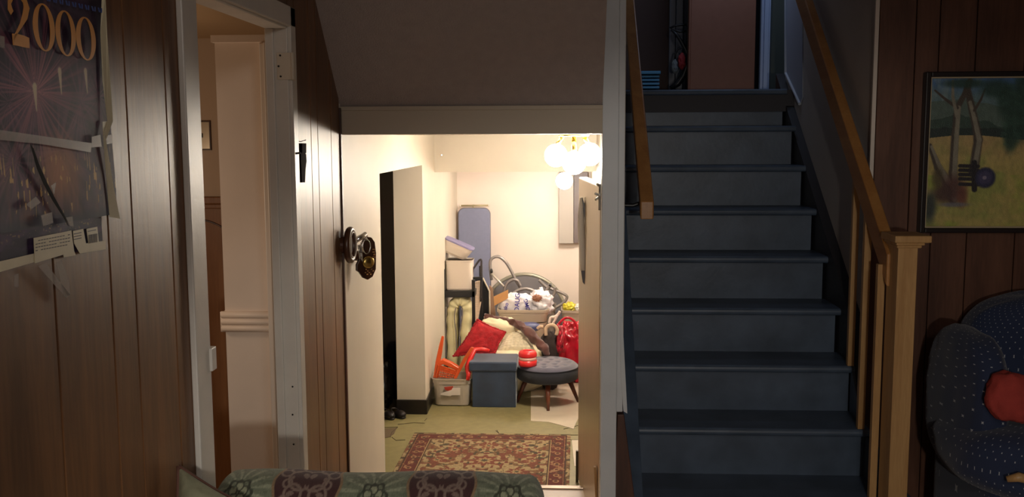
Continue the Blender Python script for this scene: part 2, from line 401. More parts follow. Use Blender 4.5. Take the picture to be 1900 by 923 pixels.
# stringers
def stringer(x0, x1, up, dn, name, m, ya=3.47, yb=5.40):
    z = lambda y: 1.55-1.1491+RI*(y-T0)/GO
    b = MB().prism([(x0, ya, max(0, z(ya)-dn)), (x0, ya, z(ya)+up), (x0, yb, z(yb)+up), (x0, yb, z(yb)-dn), (x0, 3.47+.6, 0), (x0, ya, 0)], (x1-x0, 0, 0))
    return b.build(name, m, stair, bevel=.002)
stringer(.234, XL, .035, .3, 'stringer', STAIR, ya=3.475)
z = lambda y: 1.55-1.1491+RI*(y-T0)/GO
sk = MB().prism([(XR, 4.0, 0), (XR, 4.0, z(4.0)+.13), (XR, 5.64, 1.9), (XR, 5.64, 1.5), (XR, 4.3, 0)], (.044, 0, 0))
sk.build('skirt_board', mat('dark_skirt', rgb(40, 36, 36), .5), stair)
MB().box((XR-.012, 3.56, 0), (XR-.002, 4.0, .37)).build('side_panel', mat('dark_blue_side', rgb(60, 66, 76), .6), stair)
MB().prism([(XR-.012, 3.8, .37), (XR-.012, 4.0, .37), (XR-.012, 4.0, .60)], (.01, 0, 0)).build('side_panel', stair.children[0].data.materials[0], stair)

# stair well walls
struct('wall_right', MB().box((1.25, 4.0, 0), (1.33, 5.6, 3.3)), WALLW)
struct('trim_12', MB().box((1.238, 3.992, .9), (1.253, 4.004, CEIL)), TRIMW)
pb = MB()
cb = [1.253, 1.397, 1.489, 1.632, 1.822, 1.96, 2.1, 2.3, 2.42, 2.6, 2.8, 3.0]
for a, c in zip(cb[:-1], cb[1:]): pb.box((a+.0022, 3.988, 0), (c-.0022, 4.0, CEIL))
struct('wall_back', pb, PANELD, bevel=.0012, seg=1)
struct('wall_back_backing', MB().box((1.26, 4.0, 0), (3.0, 4.05, CEIL)), GROOVE)
struct('wall_far_right', MB().box((3.0, -2.4, 0), (3.1, 4.0, CEIL)), PANELD)
struct('wall_behind', MB().box((-.9, -2.5, 0), (3.1, -2.4, CEIL)), PANELD)
struct('ceiling.004', MB().box((.2, 4.1, 3.25), (1.4, 7.6, 3.35)), STIP)
# panelled white trim at the landing end of the stair wall
wp = MB().prism([atx(1456, 0, 1.246), atx(1456, 138, 1.246), atx(1484, 195, 1.246), atx(1489, 180, 1.246), atx(1489, 0, 1.246)], (.004, 0, 0))
struct('trim_13', wp, mat('landing_white', rgb(170, 180, 196), .5))
e = MB().tube([atx(1458, 0, 1.243), atx(1458, 136, 1.243), atx(1484, 193, 1.243)], .008, 8)
struct('trim_14', e, mat('landing_white2', rgb(190, 196, 206), .5))
# landing
struct('floor.003', MB().box((.26, 5.37, 1.68), (1.6, 7.6, 1.797)), mat('landing_floor', rgb(50, 48, 54), .6))
LZ = 1.797
struct('wall_landing_left', MB().box((.2, 6.5, LZ), (at(1241, 100, 6.5).x, 6.6, 3.25)), mat('dark_brown_wall', rgb(66, 44, 36), .7))
tr = MB(); x0, x1 = at(1241, 100, 6.48).x, at(1281, 100, 6.48).x
for k, (p0, p1, d) in enumerate([(0, .28, .0), (.3, .62, .012), (.64, 1, .0)]): tr.box((x0+(x1-x0)*p0, 6.46-d, LZ), (x0+(x1-x0)*p1, 6.55, 3.25))
struct('trim_15', tr, mat('grey_trim', rgb(120, 122, 130), .5), bevel=.004)
d2 = MB(); a, b = at(1281, 100, 6.1).x, at(1401, 100, 6.1).x
d2.box((a, 6.1, LZ+.01), (b, 6.14, 3.2)).box((a-.012, 6.095, LZ), (a, 6.15, 3.2))
struct('door_2', d2, mat('reddish_door', rgb(140, 92, 72), .55, noise_=.06), bevel=.003)
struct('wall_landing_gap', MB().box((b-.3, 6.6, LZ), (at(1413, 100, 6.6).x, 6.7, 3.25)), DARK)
a, b = at(1411, 100, 6.3).x, at(1428, 100, 6.3).x
s3 = MB()
for p0, p1, d in [(0, .3, 0), (.34, .8, .01), (.84, 1, 0)]: s3.box((a+(b-a)*p0, 6.3-d, LZ), (a+(b-a)*p1, 6.34, 3.25))
struct('trim_16', s3, mat('pale_blue_trim', rgb(190, 204, 232), .4))
struct('wall_landing_right', MB().box((b, 6.25, LZ), (1.8, 6.35, 3.25)), mat('olive_wall', rgb(84, 88, 78), .7))

# ------------------------------------------------------------------ stair railing
rail = thing('stair_railing', 'light oak railing with a capped square newel post on the right of the stairs', 'railing', (1.2, 3.42, 0))
MB().box((1.169, 3.42, 0), (1.236, 3.53, 1.163)).build('newel_post', OAK, rail, bevel=.002)
MB().box((1.150, 3.398, 1.178), (1.275, 3.556, 1.203)).box((1.158, 3.408, 1.168), (1.256, 3.545, 1.178)).box((1.163, 3.414, 1.158), (1.248, 3.538, 1.168)).build('newel_cap', OAK, rail, bevel=.004)
L0, L1 = atx(1475.7, 0, 1.158), atx(1614, 429, 1.158)
U0, U1 = atx(1509, 0, 1.200), atx(1654, 429, 1.200)
def zl(a, b, y): return a.z+(b.z-a.z)*(y-a.y)/(b.y-a.y)
hr = MB(); ya, yb = 3.50, 5.35
sec = []
for y in (ya, yb):
    zb_ = zl(L0, L1, y); zt_ = max(zl(U0, U1, y), zb_+.075)
    if y == ya: zb_ -= .02
    sec.append([(1.158, y, zb_), (1.200, y, zb_), (1.200, y, zt_), (1.158, y, zt_)])
v = sec[0]+sec[1]
hr.add(v, [(0,1,2,3), (7,6,5,4), (0,4,5,1), (1,5,6,2), (2,6,7,3), (3,7,4,0)])
hr.build('handrail', OAKR, rail, bevel=.006, seg=3)
for (u0, u1, v, y) in [(1570, 1583, 680, 3.99), (1589, 1605, 786, 3.765), (1611, 1623, 892, 3.545)]:
    a, b = at(u0, v, y), at(u1, v, y); zb_ = z(3.7524)+{3.99: .2, 3.765: 0, 3.545: -.2}[y]
    x0 = a.x+.006; x1 = x0+.026
    zt_ = zl(L0, L1, y)+.02
    MB().box((x0, y, zb_), (x1, y+.026, zt_)).build('baluster', OAK, rail, bevel=.0015)
lr = thing('wall_handrail', 'plain orange wooden handrail fixed to the hidden wall on the left of the stairs', 'handrail', (.35, 4.02, 1.2))
ya, yb = 4.02, 5.45
h = MB(); za, zb2 = 1.206, 1.206+(yb-ya)*.80
v = [(.320, ya, za), (.376, ya, za), (.376, ya, za+.075), (.320, ya, za+.075), (.320, yb, zb2), (.376, yb, zb2), (.376, yb, zb2+.075), (.320, yb, zb2+.075)]
h.add(v, [(0,1,2,3), (7,6,5,4), (0,4,5,1), (1,5,6,2), (2,6,7,3), (3,7,4,0)]).build('rail', OAKR, lr, bevel=.006, seg=3)
for yy in (4.16, 5.1):
    zz = 1.206+(yy-4.02)*.8
    MB().tube([(.226, yy, zz-.06), (.30, yy, zz-.062), (.335, yy, zz-.05), (.347, yy, zz-.025), (.348, yy, zz+.01)], .0085, 10).lathe([(.022, 0), (.022, .006)], (.226, yy, zz-.06), 16, rotm(y=90)).build('bracket', BLK, lr, smooth=False)

# ------------------------------------------------------------------ landing things
cs = thing('coat_stand', 'black bentwood stand with curled arms beside the upstairs door', 'coat stand', at(1270, 165, 6.2))
cs.location.z = LZ
A = lambda *ps, y=6.2: [at(u, v, y) for u, v in ps]
x_ = at(1277, 60, 6.2)
MB().tube([(x_.x, 6.2, LZ), (x_.x, 6.2, 2.75)], .014, 10).build('pole', BLK, cs, smooth=True)
MB().tube(A((1280, 57), (1262, 59), (1248, 56), (1243, 52), (1252, 48), (1265, 46), (1280, 46)), .007, 8).build('top_ring', BLK, cs, smooth=True)
MB().tube(A((1246, 55), (1256, 65), (1264, 77), (1271, 90), (1276, 102), (1275, 120), (1268, 140), (1258, 155), (1244, 164)), [.008, .01, .012, .014, .016, .019, .02, .02, .014], 8).build('arm', BLK, cs, smooth=True)
MB().tube(A((1252, 112), (1253, 100), (1257, 92), (1264, 88), (1272, 92), (1277, 102)), .006, 8).build('hook', BLK, cs, smooth=True)
tag(MB().blob(at(1265, 114, 6.17), (.022, .02, .05), amp=.008, seed=2).build('cap', mat('red_cap', rgb(150, 40, 44), .7), smooth=True), 'dark red cap hanging on the black bentwood stand upstairs', 'cap')
tag(MB().blob(at(1252, 124, 6.17), (.018, .015, .045), amp=.006, seed=5).build('glove', mat('grey_cloth', rgb(110, 116, 118), .8), smooth=True), 'small grey cloth item hanging left of the red cap upstairs', 'cloth')
bb = thing('blue_basket', 'light blue slatted plastic basket on the landing floor at the top of the stairs', 'basket', at(1204, 150, 6.2)); bb.location.z = LZ
a, b = at(1184, 132, 6.2), at(1224, 132, 6.2)
BLUE = mat('blue_plastic', rgb(70, 140, 180), .5)
m_ = MB()
zt_ = a.z
for k in range(7):
    z0 = LZ+.005+(zt_-LZ)*k/7; m_.box((a.x, 6.2, z0), (b.x, 6.4, z0+(zt_-LZ)/7*.62))
m_.build('slats', BLUE, bb, bevel=.003)
MB().box((a.x-.006, 6.19, zt_-.02), (b.x+.006, 6.41, zt_)).build('rim', BLUE, bb, bevel=.004)

# ------------------------------------------------------------------ left wall: calendar
cal = thing('wall_calendar', 'torn year 2000 calendar poster with purple fireworks taped to the panelled wall', 'calendar', (W, 1.45, 1.4))
PAPER = colmat('printed_paper', .6, spec=.25)
CX = W+.005
y0, y1 = 1.10, 1.672; z0, z1 = 1.418, 1.86
cv = Canvas(460, 380, (40, 30, 48), (y1-y0)/(z1-z0))
def c2(u, v):
    p = atx(u, v, CX); return (p.y-y0)/(y1-y0), (p.z-z0)/(z1-z0)
f1 = fbm(cv.S*8, cv.T*8, 3); f2 = fbm(cv.S*40, cv.T*4, 9)
cv.mix(ss(.35, .7, f1)*.5, (84, 58, 88))
cx, cy = c2(66, 170)
rr = np.hypot((cv.S-cx)*cv.asp, cv.T-cy); th = np.arctan2(cv.T-cy, (cv.S-cx)*cv.asp)
ray_ = vnoise(th*14+40, rr*3+5, 11)*.6+vnoise(th*34+200, rr*2+5, 12)*.6
cv.mix(ss(.45, .9, ray_)*np.exp(-(rr/.30)**2)*1.0, (168, 104, 116))
cv.mix(np.exp(-(rr/.09)**2)*.5, (190, 130, 140))
for (u, v, s_) in [(150, 190, .16), (185, 180, .12), (20, 190, .14), (30, 300, .2), (110, 280, .2)]:
    a_, b_ = c2(u, v); r2 = np.hypot((cv.S-a_)*cv.asp, cv.T-b_); t2 = np.arctan2(cv.T-b_, (cv.S-a_)*cv.asp)
    cv.mix(ss(.4, .8, vnoise(t2*12+60, r2*4+9, int(u)))*np.exp(-(r2/s_)**2)*.7, (136, 90, 112))
g_ = 1-ss(0, .42, cv.T)
cv.mix(ss(.4, .75, f2)*g_*.7, (140, 96, 86))
a_, b_ = c2(112, 320); cv.ell(a_, b_, .09, .10, (196, 134, 84), .9, a=.75)
# city lights along the bottom
lt = (vnoise(cv.S*150, cv.T*26, 21) > .80)*(vnoise(cv.S*14, cv.T*10, 22) > .42)
bandm = ss(.02, .05, cv.T)*(1-ss(.18, .30, cv.T))
cv.mix(lt*bandm*.85, (226, 186, 120))
cv.mix((1-ss(.0, .05, cv.T))*.8, (28, 32, 58))
for (u, v) in [(65, 180), (110, 150), (160, 150)]:
    a_, b_ = c2(u, v); cv.seg(a_, b_+.035, a_+.006, b_-.045, .013, (214, 200, 170), .003, a=.9)
cv.mix((1-ss(.05, .065, 1-cv.T))*(fbm(cv.S*60, cv.T*60, 5) > .45)*.6, (60, 90, 170))
cv.mix(ss(.3, .8, fbm(cv.S*3, cv.T*3, 31))*.22, (150, 150, 168))
def calpos(x0):
    def f(s, t):
        y = y0+s*(y1-y0); zz = z0+t*(z1-z0)-.02*(1-s)*0
        x = x0+.0045+.0015*np.sin(s*9+t*4)+.001*np.sin(t*13)
        return np.stack([x, y, zz], -1)
    return f
grid_obj('picture_sheet', cv, calpos(W), PAPER, cal)
# curled white right margin
mg = MB(); ed = [atx(189, -10, CX+.002), atx(186, 60, CX+.002), atx(190, 150, CX+.002), atx(199, 225, CX+.002), atx(190, 226, CX+.002), atx(191, 250, CX+.002), atx(203, 403, CX+.002), atx(222, 406, CX+.006), atx(211, 350, CX+.006), atx(196, 260, CX+.006), atx(209, 225, CX+.006), atx(205, 160, CX+.006), atx(198, 60, CX+.006), atx(195, -10, CX+.006)]
mg.prism(ed, (.0006, 0, 0)); mg.build('white_margin', mat('aged_paper', rgb(206, 198, 168), .5), cal)
# lower sheet, with label strip and barcode
y2, z2, z3 = 1.10, 1.30, 1.425
cv = Canvas(420, 90, (46, 38, 62), 4)
cv.mix(ss(.35, .7, fbm(cv.S*12, cv.T*4, 4))*.6, (96, 66, 104))
cv.mix((vnoise(cv.S*160, cv.T*20, 8) > .84)*ss(.5, .8, cv.T)*.6, (200, 170, 120))
ymax = 1.622
def lowpos(s, t):
    y = y2+s*(ymax-y2); zb_ = 1.366-.0*(s)
    zz = zb_+t*(z3-zb_); return np.stack([W+.0015+.001*np.sin(s*12), y, zz], -1)
grid_obj('lower_sheet', cv, lowpos, PAPER, cal)
PAP = mat('cream_label', rgb(198, 186, 152), .5, noise_=.08, nscale=30)
def wpoly(name, pts, x, m, par, th=.0006): return MB().prism([atx(u, v, x) for u, v in pts], (th, 0, 0)).build(name, m, par)
wpoly('paper_strip', [(-12, 488), (66, 470), (66, 486), (0, 505), (-12, 508)], W+.004, PAP, cal)
wpoly('text_label', [(62, 442), (132, 428), (137, 466), (140, 474), (118, 478), (117, 473), (64, 489)], W+.0045, PAP, cal)
wpoly('text_label', [(135, 429), (154, 425), (159, 452), (195, 447), (196, 463), (148, 471), (137, 452)], W+.005, PAP, cal)
tl = MB()
INK = mat('ink', rgb(70, 62, 66), .6)
for k in range(4):
    for j in range(13):
        u0 = 66+j*5.0; v0 = 447+k*6-(j*5)*.19
        if (j*7+k*5) % 11 == 0: continue
        tl.prism([atx(u0, v0, W+.0053), atx(u0+3.6, v0-.8, W+.0053), atx(u0+3.6, v0+.8, W+.0053), atx(u0, v0+1.5, W+.0053)], (.0003, 0, 0))
for k in range(3):
    tl.prism([atx(137, 434+k*5, W+.0058), atx(151, 431+k*5, W+.0058), atx(151, 432.5+k*5, W+.0058), atx(137, 435.5+k*5, W+.0058)], (.0003, 0, 0))
tl.build('small_print', INK, cal)
wpoly('barcode', [(160, 425), (180, 421), (183, 451), (164, 454)], W+.0052, PAP, cal)
bc = MB()
for j in range(9):
    u0 = 164.5+j*1.8; bc.prism([atx(u0, 436-j*.3, W+.006), atx(u0+.9+(j % 3)*.3, 436-j*.3, W+.006), atx(u0+1.9, 452-j*.3, W+.006), atx(u0+1, 452-j*.3, W+.006)], (.0002, 0, 0))
bc.prism([atx(163, 429, W+.006), atx(178, 426, W+.006), atx(178, 427.5, W+.006), atx(163, 430.5, W+.006)], (.0002, 0, 0))
bc.build('barcode_bars', INK, cal)
wpoly('tear', [(56, 268), (62, 276), (72, 305), (85, 335), (100, 365), (121, 403), (127, 420), (118, 404), (97, 372), (80, 340), (68, 312)], W+.0095, mat('tear_black', rgb(14, 10, 10), .9), cal)  # black crack line along the tear
TAPE = mat('clear_tape', rgb(190, 180, 172), .25, alpha=.42)
wpoly('tape', [(-10, 240), (60, 250), (170, 266), (168, 283), (80, 268), (-10, 259)], W+.0105, TAPE, cal)
for pts in [[(170, 254), (186, 250), (188, 272), (170, 274)], [(194, 252), (206, 250), (208, 266), (196, 268)], [(48, 380), (66, 365), (75, 376), (58, 388)], [(94, 345), (104, 338), (100, 362)], [(70, 494), (84, 488), (130, 548), (122, 553)], [(104, 486), (114, 483), (128, 520), (130, 548), (118, 550)], [(26, 510), (34, 508), (34, 534), (26, 532)], [(76, 400), (96, 394), (98, 414), (80, 420)], [(122, 404), (134, 402), (136, 420), (130, 420)], [(0, 66), (8, 68), (8, 90), (0, 88)]]:
    wpoly('tape', pts, W+.0098, TAPE, cal)
# numerals 2000
GOLD = mat('gold_print', rgb(208, 142, 62), .45)
dg = MB(); X0 = W+.0100
def ring(u0, u1, v0, v1):
    a, b = atx(u0, (v0+v1)/2, X0), atx(u1, (v0+v1)/2+ (u1-u0)*.2*0, X0); c = (a+b)/2
    t_, b_ = atx((u0+u1)/2, v0, X0), atx((u0+u1)/2, v1, X0); hy = (b.y-a.y)/2; hz = (t_.z-b_.z)/2; cz = (t_.z+b_.z)/2
    n = 40; vs = []; fs = []
    for k in range(n):
        g = 2*PI*k/n
        for (sx_, sz_, dx_) in [(1, 1, 0), (.56, .94, 0), (1, 1, .0006), (.56, .94, .0006)]:
            vs.append((X0+dx_, c.y+hy*sx_*math.cos(g), cz+hz*sz_*math.sin(g)))
    for k in range(n):
        a, b = 4*k, 4*((k+1) % n)
        fs += [(a+2, b+2, b+3, a+3), (a, a+1, b+1, b), (a, b, b+2, a+2), (a+1, a+3, b+3, b+1)]
    dg.add(vs, fs)
ring(61, 101, 7, 95); ring(103, 140, 20, 104); ring(141, 177, 32, 112)
def ribbon(pts):
    L = [];Rr = []
    P3 = [(atx(u, v, X0), w_) for u, v, w_ in pts]
    for i, (p, w_) in enumerate(P3):
        q = P3[min(i+1, len(P3)-1)][0]-P3[max(i-1, 0)][0]; n = Vector((0, -q.z, q.y)).normalized()*w_; L.append(p+n); Rr.append(p-n)
    for i in range(len(L)-1): dg.prism([L[i], L[i+1], Rr[i+1], Rr[i]], (.0006, 0, 0))
ribbon([(22, 24, .0045), (18, 16, .0055), (17, 4, .004), (24, -7, .0025), (35, -9, .003), (45, 0, .006), (49, 14, .0075), (46, 30, .0065), (39, 46, .0035), (31, 60, .002), (24, 74, .0018)])
ribbon([(23, 73, .008), (32, 74, .0085), (44, 77, .0085), (54, 80, .0075)])
dg.build('numerals', GOLD, cal)
bt = MB()
for j in range(9):
    u0 = 85+j*12; v0 = -7+j*2.6
    bt.prism([atx(u0, v0, X0), atx(u0+2.5, v0+.5, X0), atx(u0+5, v0+9, X0), atx(u0+2.5, v0+9, X0)], (.0005, 0, 0))
    bt.prism([atx(u0+6, v0+1, X0), atx(u0+8, v0+1.5, X0), atx(u0+8, v0+10, X0), atx(u0+6, v0+10, X0)], (.0005, 0, 0))
bt.build('title_letters', mat('blue_print', rgb(52, 80, 150), .5), cal)

# black ornament on panelling right of the doorway
od = thing('wall_ornament', 'slim black iron dagger shaped ornament with a crossbar on the panelling beside the doorway', 'ornament', atx(558, 300, W))
IRON = mat('black_iron', rgb(22, 17, 15), .9, 0, spec=.1)
B = lambda *ps, x=W+.012: [atx(u, v, x) for u, v in ps]
MB().tube(B((547, 260), (551, 262), (558, 263), (564, 261), (567, 260)), [.0015, .001, .0015, .001, .0015], 6).build('top_bar', IRON, od)
MB().prism([atx(u, v, W+.004) for u, v in [(552, 266), (560, 266), (560, 284), (552, 284)]], (.014, 0, 0)).prism([atx(u, v, W+.004) for u, v in [(551, 286), (561, 286), (562, 300), (560, 315), (559, 339), (553, 339), (552, 315), (551, 300)]], (.012, 0, 0)).build('blade', IRON, od, bevel=.001)
MB().tube(B((547, 285), (556, 284), (565, 284)), .004, 8).tube(B((549, 285), (551, 292), (552, 300)), .0018, 6).build('crossbar', IRON, od)
MB().tube(B((563, 287), (562, 296), (565, 304), (562, 312), (559, 315)), .0016, 6).build('cord', IRON, od)
# horse-brass style plaques on the hall wall
BR = wood('plaque_wood', rgb(52, 30, 20), rgb(86, 54, 36), .3, 20)
COPPER = mat('copper_trim', rgb(190, 150, 110), .25, 1)
BRASS = mat('brass', rgb(186, 160, 92), .25, 1)
r1 = thing('oval_frame', 'small dark oval wooden frame sticking out of the cream hall wall', 'frame', atx(650, 455, W))
c = atx(650, 455, W+.03); mm = Matrix.Rotation(R(90), 3, 'Y')
mo = Matrix.Rotation(R(-4), 3, 'Z')
def ovalring(mb, c, a, b, r, m, seg=36, k=12):
    pts = [c+m @ Vector((0, a*math.cos(2*PI*i/seg), b*math.sin(2*PI*i/seg))) for i in range(seg)]
    mb.tube(pts, r, k, closed=True)
m1 = MB(); ovalring(m1, c, .045, .055, .012, mo); m1.build('ring', BR, r1, smooth=True)
m1 = MB(); ovalring(m1, c+Vector((.010, 0, 0)), .037, .046, .003, mo); m1.build('inner_rim', mat('worn_rim', rgb(150, 134, 120), .4), r1, smooth=True)
MB().tube([(W, c.y, c.z), (c.x+.004, c.y, c.z)], .03, 20).build('back_plate', DKWOOD, r1)
pq = thing('wall_plaque', 'dark scalloped wooden plaque with a brass disc and hanging ring on the hall wall', 'plaque', atx(680, 476, W))
cc = at(681, 477, 3.60); nx = Vector((math.sin(R(38)), -math.cos(R(38)), 0)); tx = Vector((math.cos(R(38)), math.sin(R(38)), 0))
def pp(u, v, d=0):                       # point on the plaque's own tilted plane
    dr_ = RT*((u-950)/FPX)-UP*((v-461.5)/FPX)+FW; o_ = cc+nx*d
    return EYE+dr_*((o_-EYE).dot(nx)/dr_.dot(nx))
out = [(683, 440), (690, 441), (696, 450), (698.5, 470), (698, 500), (692, 514), (683, 520), (674, 516), (667, 506), (662, 503), (662, 492), (668, 480), (670, 455), (676, 443)]
pbd = MB().prism([pp(u, v) for u, v in out], -nx*.014).build('board', BR, pq, bevel=.003)
m1 = MB(); c1 = pp(684, 487, .008); mq = Matrix((tx, Vector((0, 0, 1)), nx)).transposed()
m1.lathe([(.024, -.006), (.024, 0), (.018, .004), (.004, .006)], c1, 24, mq); m1.build('brass_disc', BRASS, pq, smooth=True)
m1 = MB().tube([pp(659, 447, .03), pp(679, 435, .02)], .0105, 16); m1.build('silver_tube', CHROME, pq, smooth=True)
m1 = MB(); pts = [pp(680+7*math.cos(2*PI*i/28), 458+13*math.sin(2*PI*i/28), .016) for i in range(28)]; m1.tube(pts, .0022, 8, closed=True)
m1.tube([pp(678, 440, .016), pp(681, 446, .016)], .004, 8); m1.build('hanging_ring', CHROME, pq, smooth=True)
m1 = MB()
for (a_, b_) in [((670, 450), (673, 468)), ((665, 455), (668, 480)), ((670, 470), (672, 485)), ((658, 458), (660, 470))]: m1.tube([pp(*a_, .02), pp(*b_, .014)], .004, 8)
m1.build('clip', CHROME, pq, smooth=True)
for k in range(16):
    m1 = MB()
    u = 680+((k*37) % 17)-3; v = [463, 468, 473, 477, 500, 503, 506, 509][k % 8]
    if k % 8 < 4: u = 693+(k % 3)*1.6-1
    m1.blob(pp(u, v, .005), (.0035, .0035, .0035), nu=8, nv=6)
    m1.build('metal_stud', COPPER, pbd, smooth=True)
MB().tube([cc-nx*.012, Vector((W, cc.y+.04, cc.z))], .02, 12).build('mount', DKWOOD, pq)

# ------------------------------------------------------------------ hall light fixture
lf = thing('ceiling_light', 'glaring three globe ceiling light at the near end of the hall', 'light', (.05, 4.90, 1.56))
GL = mat('lit_globe', (1, 1, 1), .4, emit=(1, .90, .76), es=GLOBE)
MB().lathe([(.075, -.012), (.08, -.004), (.08, 0)], (.055, 4.90, 1.562), 32).build('ceiling_plate', BRASS, lf, smooth=True)
for g in [(-.035, 4.95, 1.455), (.135, 4.92, 1.460), (.055, 4.83, 1.420)]:
    MB().blob(g, (.058, .058, .058), nu=28, nv=18).build('globe', GL, lf, smooth=True)
    MB().tube([(g[0]*.6+.022, g[1]*.6+4.90*.4, 1.556), (g[0], g[1], g[2]+.042)], .012, 10).build('arm', BRASS, lf, smooth=True)

pl_ = at(1047, 336, 6.4)  # added globe that brightens the back wall, no fixture known here
pn = thing('hall_fill_globe', 'added lit globe far back in the hall, put in to brighten the back wall', 'lamp', (pl_.x, pl_.y, 1.335))
MB().blob(pl_, (.055, .055, .055), nu=28, nv=18).build('globe', mat('fill_globe_glow', (1, 1, 1), .4, emit=(1, .91, .80), es=GLOBE*1.75), pn, smooth=True)
MB().tube([(pl_.x, pl_.y, 1.336), (pl_.x, pl_.y, pl_.z+.045)], .006, 8).lathe([(.03, 1.325), (.032, 1.336)], (pl_.x, pl_.y, 0), 20).build('stem', BRASS, pn, smooth=True)

# metal door leaf on the hall's right with its long bowed handle
dl = thing('metal_door', 'tall brushed metal faced door along the right side of the hall behind the white post', 'door', (.1, 3.9, HZ))
pa, pb_ = Vector((.1375, 3.56, 0)), Vector((.072, 4.36, 0)); dirv = (pb_-pa).normalized(); nn = Vector((-dirv.y, dirv.x, 0))  # points left (towards hall)
m1 = MB().prism([pa+Vector((0, 0, HZ+.012)), pb_+Vector((0, 0, HZ+.012)), pb_+Vector((0, 0, 1.37)), pa+Vector((0, 0, 1.37))], -nn*.04)
m1.build('door_leaf', SATIN, dl, bevel=.008, seg=3)
def dp(u, v, off=0):
    dr_ = RT*((u-950)/FPX)-UP*((v-461.5)/FPX)+FW; o_ = pa+nn*off
    return EYE+dr_*((o_-EYE).dot(nn)/dr_.dot(nn))
# handle: bowed bar standing off the leaf near its far edge
hy = 4.10
hp = [(1077.5, 368), (1076.5, 385), (1077, 410), (1078, 440), (1080, 470), (1082, 495)]
zc = [at(u, v, hy) for u, v in hp]
vs = []; 
xs = lambda z_: pa.x+(pb_.x-pa.x)*(hy-pa.y)/(pb_.y-pa.y)
front = [at(u, v, hy) for u, v in [(1078, 367), (1073.5, 380), (1071.5, 405), (1072, 440), (1074, 470), (1076, 500)]]
back = [at(u, v, hy) for u, v in [(1086, 500), (1087, 460), (1086, 430), (1084, 400), (1081, 380), (1080, 367)]]
MB().tube([at(u, v, hy+.012) for u, v in [(1079, 367), (1078.5, 380), (1078, 395), (1078, 410), (1078.3, 425), (1079, 440), (1079.8, 455), (1080.6, 470), (1081.4, 485), (1082, 502)]], [.006, .010, .0125, .014, .0145, .0145, .014, .0135, .013, .012], 14).build('handle', mat('handle_white', rgb(232, 226, 216), .4), dl, smooth=True)
MB().prism([at(u, v, hy+.001) for u, v in [(1080, 366), (1085, 380), (1089, 410), (1091, 460), (1091, 500), (1089, 524), (1085, 530), (1087, 500), (1087, 460), (1085, 410), (1082, 384)]], (0, .032, 0)).build('handle_edge', mat('handle_dark', rgb(60, 54, 60), .3), dl, bevel=.001)
MB().prism([at(u, v, hy-.001) for u, v in [(1078, 503), (1086.5, 503), (1088, 520), (1085, 529), (1081, 524)]], (0, .03, 0)).build('handle_tip', mat('tip_grey', rgb(104, 100, 104), .3), dl, bevel=.001)
MB().prism([at(u, v, hy-.004) for u, v in [(1085.3, 508), (1087.4, 508), (1088, 518), (1085.6, 524)]], (0, .005, 0)).build('indicator_light', mat('green_led', rgb(40, 180, 160), .4, emit=rgb(40, 220, 190), es=.6), dl)
m1 = MB()
q0, q1 = dp(1113, 342, .008), dp(1112, 390, .008)
m1.tube([q0, q1], .004, 8); m1.tube([dp(1106, 340, .012), dp(1112, 345, .008)], .005, 8); m1.tube([dp(1105, 360, .02), dp(1112, 362, .004)], .005, 8); m1.tube([dp(1105, 371, .02), dp(1112, 366, .004)], .004, 8)
m1.build('latch', CHROME, dl, smooth=True)
MB().box((.062, 4.36, HZ), (.074, 4.375, .10)).build('hinge_strip', mat('hinge_strip', rgb(80, 68, 50), .4, .5), dl)

# ------------------------------------------------------------------ things in the hall
def loft(levels, n=40, e=.25, m=None, open_top=True, wall=.004):
    """rounded rectangular vessel: levels of (centre, half x, half y)"""
    mb = MB(); vs = []
    lv = list(levels)
    if open_top: lv = lv+[(Vector(c), hx-wall, hy-wall) for c, hx, hy in reversed(levels)]
    for c, hx, hy in lv:
        c = Vector(c)
        for k in range(n):
            g = 2*PI*k/n; cx_ = math.copysign(abs(math.cos(g))**e, math.cos(g)); sy_ = math.copysign(abs(math.sin(g))**e, math.sin(g))
            p = Vector((cx_*hx, sy_*hy, 0)); p = m @ p if m is not None else p; vs.append(c+p)
    fs = []
    for i in range(len(lv)-1):
        for k in range(n): fs.append((i*n+k, i*n+(k+1) % n, (i+1)*n+(k+1) % n, (i+1)*n+k))
    fs.append(tuple(range(n-1, -1, -1))); fs.append(tuple(range((len(lv)-1)*n, len(lv)*n)))
    return mb.add(vs, fs)
def pillow(corners, th, n=28, seed=0, amp=.004, power=.5, fringe=False):
    """closed soft cushion on four 3D corners (TL, TR, BR, BL); bulges to both sides"""
    c = [Vector(q) for q in corners]; nrm = (c[1]-c[0]).cross(c[3]-c[0]).normalized()
    mb = MB(); vs = []; uv = []
    Lx = (c[1]-c[0]).length; Ly = (c[3]-c[0]).length
    for sgn in (1, -1):
        for j in range(n+1):
            for i in range(n+1):
                s, t = i/n, j/n; s2, t2 = s, t
                k = .06; s2 = s+k*math.sin(PI*t)*(-(2*s-1))*0; 
                ps = .5+(s-.5)*(1-.07*math.sin(PI*t)); pt = .5+(t-.5)*(1-.07*math.sin(PI*s))
                p = (c[0]*(1-ps)+c[1]*ps)*(1-pt)+(c[3]*(1-ps)+c[2]*ps)*pt
                bl = (max(0, 1-abs(2*s-1)**2.6)*max(0, 1-abs(2*t-1)**2.6))**power
                d = noise.noise(Vector((s*7, t*7, seed+sgn)))
                p = p+nrm*sgn*(th*bl+amp*d*bl)
                vs.append(p); uv.append((s*Lx, t*Ly+(0 if sgn > 0 else 5)))
    fs = []; q = n+1
    for k in range(2):
        for j in range(n):
            for i in range(n):
                a = k*q*q+j*q+i; f = (a, a+1, a+q+1, a+q); fs.append(f if k else f[::-1])
    return mb.add(vs, fs, uv)
SH = lambda y: (lambda u, v: at(u, v, y))

